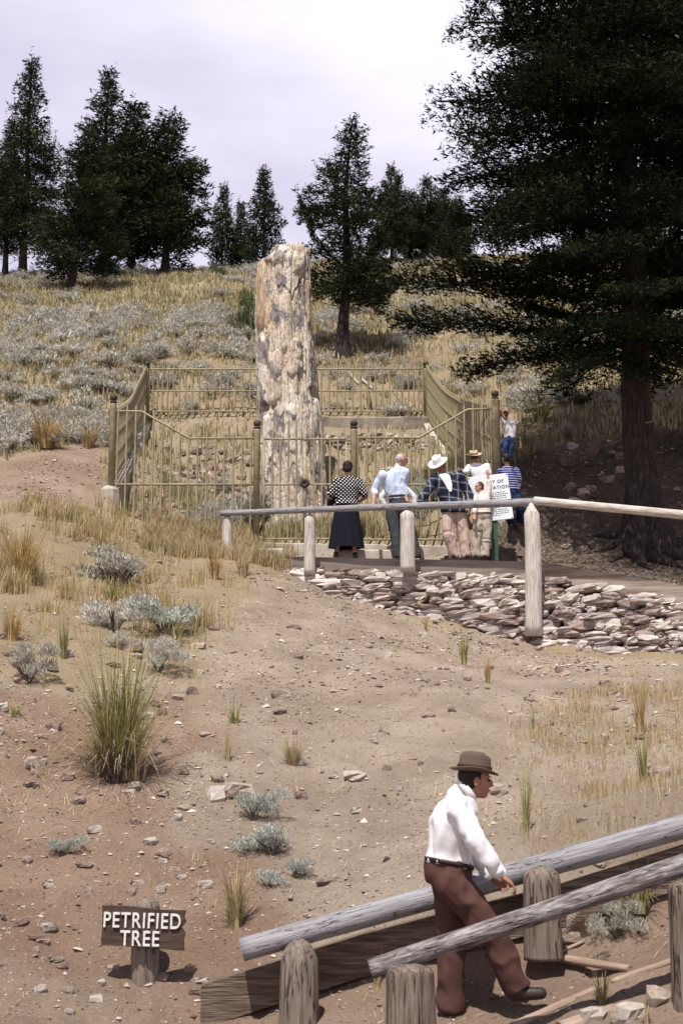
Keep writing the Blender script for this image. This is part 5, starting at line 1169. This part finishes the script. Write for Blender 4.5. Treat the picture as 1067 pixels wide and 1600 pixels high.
# near, individually recognisable bushes
EXC = []
fine = [bush(300 + i, 1500, .04) for i in range(3)]; gfine = [bush(320 + i, 1300, .045) for i in range(2)]
for me, tw in fine: me.materials.append(M_sage); tw.materials.append(M_sagewood)
for me, tw in gfine: me.materials.append(M_sage2); tw.materials.append(M_sagewood)
for u, v, wd, ht, ms, lb in ((188, 918, 104, 62, fine[0], 'big lavender grey sagebrush below the corner of the iron fence'), (178, 985, 84, 48, fine[1], 'spreading grey sagebrush just uphill of the large green tussock'),
    (258, 990, 84, 50, gfine[0], 'grey green sagebrush with a grass tuft at its edge above the bare slope'), (44, 1068, 62, 50, fine[2], 'small grey sagebrush at the picture edge among dry tufts'), (395, 1283, 52, 46, gfine[0], 'pale round cushion plant leaning against pale rocks on the slope'),
    (424, 1336, 66, 44, gfine[1], 'widest pale cushion plant on the bare slope above the log handrail'), (461, 1371, 30, 30, gfine[0], 'small pale cushion plant just below the widest one'), (418, 1386, 40, 24, gfine[1], 'flat dull cushion plant above the tall dry grass'), (97, 1338, 38, 30, gfine[0], 'lone pale cushion plant on the reddish soil above the wooden sign'),
    (962, 1466, 52, 52, fine[1], 'olive grey bushy weed beside the long grass under the slim handrail'), (250, 1050, 60, 42, fine[2], 'dull grey sagebrush beside the large green tussock'), (180, 1012, 40, 26, fine[0], 'little grey sage sprig between pale rock and tussock'), (345, 770, 30, 30, fine[0], 'grey tuft of sagebrush on bare soil outside the shaded fence'),
    (400, 846, 84, 66, gfine[0], 'bushy grey green sagebrush behind the fence beside the middle post'), (318, 846, 50, 44, fine[1], 'grey sagebrush inside the fence nearest the sloping rail'), (620, 848, 60, 56, gfine[1], 'grey sagebrush inside the fence behind the white haired man'), (672, 850, 54, 60, gfine[0], 'grey sagebrush inside the fence behind the man in plaid'),
    (845, 640, 84, 46, fine[2], 'large lavender grey sagebrush on the slope above the climbing child'), (640, 610, 30, 24, fine[1], 'small grey sagebrush at the back fence beneath the lone fir'), (885, 686, 26, 28, fine[0], 'pale dead sagebrush clump in the sun before the huge fir'), (250, 560, 46, 30, fine[0], 'grey sagebrush just behind the back corner post of the fence')):
    q = G(u, v); 
    if 300 < u < 900 and 800 < v < 860: q = P(u, v, 26.6); q.z = float(zi(q.x, q.y)[0])
    k = q.y / F; e = put_bush(q.x, q.y, wd * k / 1.3, lb, None, ms, ht * k / .72); EXC.append((q.x, q.y, wd * k * .42))

# grass: blades nobody could count
def blades(pts, H, m, name, lb, nper=5, wd=.010, spread=.10, hv=.5, kind='stuff'):
    pts = np.array(pts); r = np.random.default_rng(len(pts)); n = len(pts); B = np.repeat(pts, nper, 0); Hh = np.repeat(H, nper) if np.ndim(H) else np.full(len(B), H); n = len(B)
    B = B + np.c_[r.normal(0, spread * .5, (n, 2)), np.zeros(n)]; a = r.uniform(0, 6.28, n); out = r.uniform(.1, 1, n) * Hh * .45; h = Hh * r.uniform(1 - hv, 1.15, n)
    d = np.c_[np.cos(a), np.sin(a), np.zeros(n)]; s = np.c_[-np.sin(a), np.cos(a), np.zeros(n)]; a2 = r.uniform(0, 6.28, n); s = np.c_[np.cos(a2), np.sin(a2), np.zeros(n)]
    w_ = wd * r.uniform(.6, 1.3, n)[:, None] * np.clip(B[:, 1:2] / 22, .45, 2.2)
    m1 = B + d * out[:, None] * .3 + np.c_[np.zeros((n, 2)), h * .6]; t = B + d * out[:, None] + np.c_[np.zeros((n, 2)), h]; z = B - [0, 0, .03]
    V = np.stack([z - s * w_, z + s * w_, m1 + s * w_ * .7, m1 - s * w_ * .7, t], 1).reshape(-1, 3); i = np.arange(n)[:, None] * 5
    Fq = np.concatenate([i + [0, 1, 2], i + [0, 2, 3], i + [3, 2, 4]]); return tag(link(name, mesh_np(name, V, Fq), m), lb, 'grass', kind=kind)
def scatter(n, x0, x1, y0, y1, dens, seed):
    r = np.random.default_rng(seed); x = r.uniform(x0, x1, n); y = r.uniform(y0, y1, n)
    keep = (np.abs(x) < y * .36 + .6) & (r.random(n) < dens(x, y)); x, y = x[keep], y[keep]
    keep = np.ones(len(x), bool)
    for ex, ey_, er in EXC: keep &= (((x - ex) ** 2 + (y - ey_ + er * .5) ** 2) > (er * 1.15) ** 2)
    x, y = x[keep], y[keep]; return np.c_[x, y, zi(x, y)]
def dens_hill(x, y):
    g = grassy(x, y); c = fbm(np.c_[x * .35, y * .35], 3, 91); return np.clip(g * (.75 + .9 * c), 0, 1) * (y > 26) * (g > .3)
blades(scatter(70000, -22, 22, 26.5, 62, dens_hill, 3), .22, M_hillgrass, 'hill_grass', 'dry golden grass covering the upper hillside', 4, .013, .16)
def dens_left(x, y):
    c = fbm(np.c_[x * .6, y * .5], 3, 93); g = grassy(x, y); return np.clip(g * (.10 + 1.5 * c), 0, 1) * (g > .3) * ((x < -1.0) | (y > 26))
r_ = np.random.default_rng(61); cc_ = scatter(1900, -9.5, -.6, 15.5, 27.5, lambda x, y: np.clip(grassy(x, y) * (.30 + 1.3 * fbm(np.c_[x * .6, y * .5], 3, 93)), .0, 1) * (grassy(x, y) > .3) * np.clip((y - 14.5) / 9.5, .12, 1) ** 1.4 * (1.25 - .9 * (fbm(np.c_[x * 1.1, y * .8], 3, 94) < 0)), 62)
cc_ = cc_[(cc_[:, 0] < -1.0)]; big_ = []
for q in cc_:
    k = int(r_.integers(3, 16)); s_ = r_.uniform(.06, .2); x_ = q[0] + r_.normal(0, s_, k); y_ = q[1] + r_.normal(0, s_, k); big_.append(np.c_[x_, y_, zi(x_, y_)])
PL = np.concatenate(big_); r_.shuffle(PL); hq = .30 * (.6 + .8 * np.clip(.5 + fbm(PL[:, :2] * .7, 2, 64), 0, 1)); k6 = len(PL) * 55 // 100; k8 = len(PL) * 85 // 100
blades(PL[:k6], hq[:k6], M_dry, 'dry_grass', 'dry straw coloured grass tufts on the slope below the fence', 6, .006, .12)
blades(PL[k6:k8], hq[k6:k8], M_gold, 'golden_grass', 'golden grass tufts on the slope below the fence', 6, .006, .12)
blades(PL[k8:], hq[k8:] * .8, M_green, 'green_grass', 'green weeds among the dry grass below the fence', 6, .007, .12)
FB = scatter(2600, -3.4, -.9, 24.0, 25.5, lambda x, y: .8 + 0 * x, 14); blades(FB, .3, M_dry, 'dry_grass', 'dry grass along the foot of the fence', 6, .006, .1)
def dens_sparse(x, y): c = fbm(np.c_[x * .8, y * .8], 3, 95); return np.clip(.03 + .5 * (c - .05), .012, 1) * (1 - .75 * inpoly(x, y, gpoly([(380, 920), (800, 1010), (1000, 1040), (760, 1180), (600, 1440), (430, 1440), (330, 1050)])))
blades(scatter(9000, -5, 6, 9.9, 23, dens_sparse, 6), .11, M_dry, 'sparse_grass', 'sparse dry grass on the bare slope', 5, .005, .07)
def dens_right(x, y): c = fbm(np.c_[x * 1.2, y * .9], 3, 96); return np.clip(.35 + 1.2 * c, 0, 1)
PR = gpoly([(800, 1120), (1100, 1060), (1100, 1310), (900, 1360), (790, 1330)]); q = scatter(5200, .8, 5, 9.9, 17, dens_right, 8); q = q[inpoly(q[:, 0], q[:, 1], PR)]
blades(q, .13, M_dry, 'sparse_grass', 'dry stubble on the slope above the handrail', 5, .005, .07)
IN = scatter(5200, -4, 2.7, 25.9, 28.6, lambda x, y: np.clip(.35 + .9 * fbm(np.c_[x, y], 3, 98), 0, 1) * (~inpoly(x, y, [(-2, 28), (.3, 28), (.3, 30), (-2, 30)])), 9); blades(IN, .36, M_hillgrass, 'enclosure_grass', 'tall dry and green grass inside the iron fence', 5, .006, .12)
IN = scatter(2600, -4.2, 2.4, 28.6, 33, lambda x, y: np.clip(.05 + 1.2 * fbm(np.c_[x, y], 3, 99), 0, 1), 10); blades(IN, .26, M_dry, 'enclosure_grass', 'dry grass on the bank inside the iron fence', 5, .007, .12)

# tussocks one can point at
TV = {}
def tussock(u, v, w_, h, m, lb, n=160, droop=.5, grp=None, wd=.0045, y=None):
    q = G(u, v) if y is None else P(u, v, y); k = q.y / F
    o = link('grass_tussock', tuft(int(u * 7 + v), n, h * k, w_ * k * .5, droop, wd * max(1, q.y / 14)), m); o.location = q; return tag(o, lb, 'grass tussock', grp)
tussock(186, 1216, 215, 265, M_green, 'largest green and yellow grass tussock on the slope with a dark base', 520, .75, wd=.0055)
tussock(178, 1200, 240, 110, M_dry, 'drooping straw skirt around the largest green tussock', 300, 1.5)
tussock(182, 1222, 130, 95, M_sagewood, 'dark dead leaf base of the largest green tussock', 380, 1.0, wd=.006)
tussock(190, 1214, 330, 170, M_dry, 'long arching straw blades around the largest green tussock', 110, 1.3, wd=.005)
tussock(458, 1195, 64, 56, M_dry, 'fluffy pale straw tuft alone on the bare slope', 330, .7, wd=.003)
tussock(368, 1448, 74, 108, M_dry, 'tall dry grass tuft above the end of the thick log handrail', 150, .5)
tussock(372, 1446, 50, 80, M_green, 'green blades growing inside the tall dry tuft by the handrail', 60, .5)
tussock(725, 1040, 28, 58, M_green, 'olive grass tuft just below the stone wall', 80, .2)
tussock(762, 1068, 20, 48, M_gold, 'rusty brown grass tuft beside the olive tuft under the stone wall', 60, .2)
tussock(822, 1300, 30, 125, M_green, 'tall thin grass tuft above the handrail before the walking man', 60, .15, wd=.003)
tussock(1000, 1145, 40, 110, M_gold, 'tall golden grass stalks on the bank below the stone wall end', 80, .2)
tussock(1005, 1225, 36, 90, M_green, 'tall yellow green stalks on the bank above the handrail end', 70, .2)
tussock(832, 1140, 10, 30, M_green, 'tiny green tuft on the bare slope', 26, .2)
tussock(356, 1190, 26, 60, M_dry, 'thin straw tuft on the bare slope uphill of the pale cushion plants', 40, .3)
tussock(366, 1130, 46, 50, M_green, 'low olive tuft on the bare slope beside the large tussock', 60, .6)
tussock(35, 912, 110, 110, M_gold, 'big golden clump at the picture edge below the bare patch', 320, .5, wd=.005)
tussock(70, 700, 100, 70, M_gold, 'golden clump at the head of the bare pink soil patch', 300, .6, wd=.006)
tussock(140, 700, 60, 60, M_dry, 'bent straw clump beside the golden clump on the pink soil', 160, .9, wd=.006)
tussock(175, 940, 90, 38, M_green, 'low green weeds under the big lavender sagebrush', 200, .5)
tussock(275, 1010, 44, 52, M_green, 'green tuft at the edge of the grey green sagebrush', 110, .4)
tussock(100, 1030, 30, 72, M_green, 'narrow olive tuft uphill of the largest tussock', 90, .2)
tussock(20, 1000, 60, 70, M_gold, 'golden tuft at the picture edge above the small grey sagebrush', 150, .4)
tussock(25, 1120, 40, 34, M_green, 'short green tuft at the picture edge below the small grey sagebrush', 70, .6)
tussock(380, 900, 50, 60, M_dry, 'dry tuft beside the first post of the terrace railing', 110, .4)
tussock(335, 905, 50, 60, M_gold, 'golden tuft on the slope before the first rail post', 110, .4)
tussock(1000, 1420, 90, 110, M_green, 'long arching pale green grass under the slim handrail', 120, 1.35, y=9.75)
tussock(940, 1570, 44, 66, M_green, 'dark green grass tuft in the middle of the path', 60, .35)
tussock(1010, 1600, 30, 50, M_dry, 'thin dry tuft at the near corner of the path', 30, .4)
tussock(845, 660, 60, 44, M_green, 'green grass clump under the large sagebrush above the climbing child', 160, .4, wd=.006)
tussock(700, 640, 40, 60, M_dry, 'tall dry clump outside the curved side of the fence', 140, .4, wd=.006)
tussock(665, 985, 12, 30, M_gold, 'tiny rusty tuft at the foot of the stone wall', 24, .2)
tussock(590, 1545, 30, 70, M_dry, 'straggling dry stems below the old edging timber', 24, .6)
# straw and twig litter lying on the ground
def litter(n, seed):
    r = np.random.default_rng(seed); x = r.uniform(-5, 6, n); y = 8.3 + 17 * r.random(n) ** 1.2; c = fbm(np.c_[x * .7, y * .7], 3, 45); k = (np.abs(x) < y * .26 + .3) & (r.random(n) < np.clip(.25 + 1.1 * c, .03, 1)) & ~((x > -1) & (y > 22.3)); x, y = x[k], y[k]; n = len(x); z = zi(x, y) + .006
    a = r.uniform(0, 6.28, n); L_ = r.uniform(.03, .11, n) * np.clip(y / 12, .8, 1.5); w_ = .0018 * np.clip(y / 10, 1, 2.2); d = np.c_[np.cos(a), np.sin(a)]; p = np.c_[x, y]; e_ = p + d * L_[:, None]; ze = zi(e_[:, 0], e_[:, 1]) + .006 + r.uniform(0, .02, n); s_ = np.c_[-d[:, 1], d[:, 0]] * w_[:, None]
    V = np.stack([np.c_[p - s_, z], np.c_[p + s_, z], np.c_[e_ + s_, ze], np.c_[e_ - s_, ze]], 1).reshape(-1, 3)
    tag(link('straw_litter', mesh_np('straw_litter', V, np.arange(len(V)).reshape(-1, 4)), M_dry), 'straw and twig litter lying on the slope', 'litter', kind='stuff')
litter(26000, 71)
def needle_litter():
    r = np.random.default_rng(72); n = 9000; x = r.uniform(2.4, 7.5, n); y = r.uniform(22.4, 30, n); k = inpoly(x, y, POLY_SHADE) & (y > edge_y(x) + .1); x, y = x[k], y[k]; n = len(x); z = zi(x, y) + .01
    a = r.uniform(0, 6.28, n); L_ = r.uniform(.05, .22, n); d = np.c_[np.cos(a), np.sin(a)]; p = np.c_[x, y]; e_ = p + d * L_[:, None]; ze = zi(e_[:, 0], e_[:, 1]) + .01 + r.uniform(0, .04, n); s_ = np.c_[-d[:, 1], d[:, 0]] * .007
    V = np.stack([np.c_[p - s_, z], np.c_[p + s_, z], np.c_[e_ + s_, ze], np.c_[e_ - s_, ze]], 1).reshape(-1, 3)
    tag(link('twig_litter', mesh_np('twig_litter', V, np.arange(len(V)).reshape(-1, 4)), M_sagewood), 'dark twig and needle litter in the shade of the huge fir', 'litter', kind='stuff')
needle_litter()
# small shrub beside the petrified tree
q = P(388, 530, 37); q.z = float(zi(q.x, q.y)[0]); M_shrub = mat('dark_green_leaves', [(.03, .04, .015), (.07, .09, .03), (.12, .14, .05)], 2, .8, 0, island=.5)
for (u, v, Y, wd, ht, lb) in ((388, 535, 38, 40, 85, 'dark green shrub leaning out from behind the petrified tree'), (345, 438, 55, 24, 26, 'small dark green bush on the skyline below the small firs'), (905, 640, 31, 40, 20, 'low dark green shrub on the slope in front of the huge fir')):
    me, tw = bush(400 + u, 420, .07); me.materials.append(M_shrub); tw.materials.append(M_sagewood); q = P(u, v, Y); k = Y / F; q.z = float(zi(q.x, q.y)[0]) - .03
    e = empty('shrub', q); e.scale = (wd * k / 1.5, wd * k / 1.5, ht * k / .95); tag(e, lb, 'shrub'); link('leaves', me, None, e); link('stems', tw, None, e)

# ------------------------------------------------------------------ gravel, loose rocks, litter
def gravel():
    r = np.random.default_rng(17); base = [np.array([v.co[:] for v in m_.vertices]) for m_ in stone_vars[:6]]; fc = [np.array([p.vertices[:] for p in m_.polygons]) for m_ in stone_vars[:6]]
    oc = np.array([[1, 0, 0], [-1, 0, 0], [0, 1, 0], [0, -1, 0], [0, 0, 1], [0, 0, -1]], float) * .5; of = np.array([(0, 2, 4), (2, 1, 4), (1, 3, 4), (3, 0, 4), (2, 0, 5), (1, 2, 5), (3, 1, 5), (0, 3, 5)])
    x = r.uniform(-8, 7, 140000); y = 8 + 22 * r.random(140000) ** 1.3; c = fbm(np.c_[x * .9, y * .7], 3, 44)
    red = inpoly(x, y, POLY_RED); keep = (np.abs(x) < y * .26 + .4) & (r.random(len(x)) < np.clip(.22 + .8 * c + .5 * red, .04, 1) * (1 - grassy(x, y) * .6)); x, y = x[keep], y[keep]; n = len(x); z = zi(x, y)
    s = .010 * np.exp(r.normal(0, .55, n)) * np.clip(y / 12, .8, 1.7); V = oc[None] + r.normal(0, .13, (n, 6, 3)); V = V * s[:, None, None] * np.stack([r.uniform(1, 2.2, n), r.uniform(1, 2.0, n), r.uniform(.5, 1.1, n)], 1)[:, None]
    a = r.uniform(0, 6.28, n); ca, sa = np.cos(a)[:, None], np.sin(a)[:, None]; V = np.stack([V[..., 0] * ca - V[..., 1] * sa, V[..., 0] * sa + V[..., 1] * ca, V[..., 2]], -1) + np.stack([x, y, z + s * .12], 1)[:, None]
    Fq = (of[None] + np.arange(n)[:, None, None] * 6).reshape(-1, 3)
    tag(link('gravel', mesh_np('gravel', V.reshape(-1, 3), Fq), M_gravel), 'loose gravel and stone chips on the bare slope', 'gravel', kind='stuff')
gravel()
rock_vars = [rock_mesh('rock', (1, 1, 1), 500 + i, 2, .24) for i in range(12)]
for m_ in rock_vars: m_.materials.append(M_rock)
def rock(u, v, w_, h, lb, grp=None, me=None, y=None, m=None):
    q = G(u, v) if y is None else P(u, v, y); k = q.y / F; o = link('rock', me or random.choice(rock_vars), None)
    o.location = q + Vector((0, 0, h * k * .2)); o.scale = (w_ * k * 1.1, w_ * k * random.uniform(.6, .9), h * k * 1.25); o.rotation_euler = (random.gauss(0, .2), random.gauss(0, .12), random.uniform(-.5, .5)); return tag(o, lb, 'rock', grp)
for a in ((440, 1090, 26, 14, 'dark flat rock on the bare slope above the fluffy straw tuft'), (558, 1216, 36, 12, 'thin dark slate lying behind the walking man on the slope'), (775, 1240, 30, 16, 'pale rock on the slope just past the walking man face'), (205, 1015, 40, 18, 'pale rock tucked under the grey sagebrush'), (905, 1447, 62, 44, 'large reddish brown rock beside the brown handrail post', ),
    (885, 1470, 40, 22, 'pale broken rock under the large reddish rock'), (510, 1380, 28, 9, 'flat pale stone on the slope above the thick handrail'), (372, 1240, 44, 18, 'largest pale rock above the round cushion plant'), (338, 1248, 26, 22, 'pointed pale rock beside the round cushion plant'), (1030, 1212, 30, 16, 'white rock on the bank near the handrail end'),
    (945, 1073, 18, 11, 'small white rock under the stone wall end'), (958, 1088, 20, 9, 'second small white rock under the stone wall end'), (838, 1096, 22, 12, 'white stone chip in the middle of the upper slope'), (55, 1196, 30, 14, 'dark clod of rock on the red soil at the picture edge'), (85, 1140, 22, 14, 'pale stone on the red soil uphill of the tussock'), (470, 1248, 18, 12, 'pale knob of stone beside the track on the slope'),
    (300, 1085, 16, 14, 'grey stone at the lip of the bare slope'), (925, 1592, 34, 16, 'pale block of stone in the near corner of the path'), (985, 1592, 44, 24, 'dark grey boulder at the foot of the last handrail post'), (1030, 1566, 36, 24, 'rounded boulder beside the last handrail post'), (885, 1432, 22, 14, 'little pale stone behind the brown handrail post')):
    rock(*a)
for k in range(120):
    for _ in range(50):
        u, v = random.uniform(0, 1067), random.uniform(960, 1590)
        red = u < 340
        if (red or random.random() < .35) and not (u > 330 and v > 1380 and u < 1067): break
    zn = ('reddish soil' if red else 'bare tan slope') + (' high up under the wall' if v < 1120 and not red else ' beside the large tussock' if red and v < 1270 else ' around the wooden sign' if red else ' half way down' if v < 1300 else ' near the handrails')
    rock(u, v, random.uniform(7, 20) * (1.2 if red else 1), random.uniform(5, 11), 'small loose stone on the ' + zn, 'loose stones on the ' + zn)
# rubble bank and ledges inside the enclosure
for k in range(150):
    t = random.random(); u = random.uniform(235, 395) if t < .5 else random.uniform(508, 690); v = random.choice([random.uniform(690, 705), random.uniform(725, 810)]) if u > 400 else random.uniform(700, 815)
    q = G(u, v, 25.9, 34); 
    if abs(u - 460) < 60: continue
    kx = q.y / F; o = link('rock', random.choice(rock_vars), None); w_ = random.uniform(8, 22) * kx; o.location = q; o.scale = (w_, w_ * .8, w_ * .6); o.rotation_euler = (random.uniform(-.4, .4), random.uniform(-.4, .4), random.uniform(0, 3)); zn = ('left of the petrified tree' if u < 400 else 'right of the petrified tree') + (', upper part' if v < 730 else ', lower part'); tag(o, 'broken brown rock on the bank inside the fence ' + zn, 'rock', 'rocks inside the fence ' + zn)
for u, v in ((520, 692), (540, 690), (566, 688), (590, 690), (612, 689), (634, 690), (650, 694)):
    q = G(u, v, 29, 33); kx = q.y / F; o = link('rock', random.choice(rock_vars), None); w_ = random.uniform(18, 28) * kx; o.location = q + Vector((0, -.1, .05)); o.scale = (w_, w_ * .8, w_ * .55); tag(o, 'flat stone in the row below the grey retaining wall', 'rock', 'row of stones below the retaining wall')
# pale fallen branch behind the back fence
for (a, b_, lb) in (((565, 590, 35), (583, 606, 34.5), 'pale fallen branch behind the back fence under the lone fir'), ((545, 578, 35.4), (560, 600, 34.8), 'shorter pale fallen branch behind the back fence')):
    p, q = P(*a), P(*b_); tag(log('fallen_branch', (p.x, p.y, float(zi(p.x, p.y)[0]) + .1), (q.x, q.y, float(zi(q.x, q.y)[0]) + .05), .035, .02, M_palewood, None, None, 8, 8, .1), lb, 'branch')

for k in range(26):
    u, v = random.uniform(850, 1067), random.uniform(690, 865); q = G(u, v, 23.6, 34); kx = q.y / F; w_ = random.uniform(9, 28) * kx
    o = link('rock', random.choice(rock_vars), None); o.location = q; o.scale = (w_, w_ * .8, w_ * .5); o.rotation_euler = (random.uniform(-.3, .3), 0, random.uniform(0, 3)); tag(o, 'brown stone on the shaded bank beside the huge fir trunk', 'rock', 'stones on the shaded bank')

# a thin skirt of dirt-coloured tufts and clods where rails meet the ground is left to the gravel
print('TRIS', sum(len(o.data.loop_triangles) or len(o.data.polygons) * (2 if len(o.data.polygons) and o.data.polygons[0].loop_total == 4 else 1) for o in bpy.data.objects if o.type == 'MESH'), 'unique', sum(len(m.polygons) for m in bpy.data.meshes))
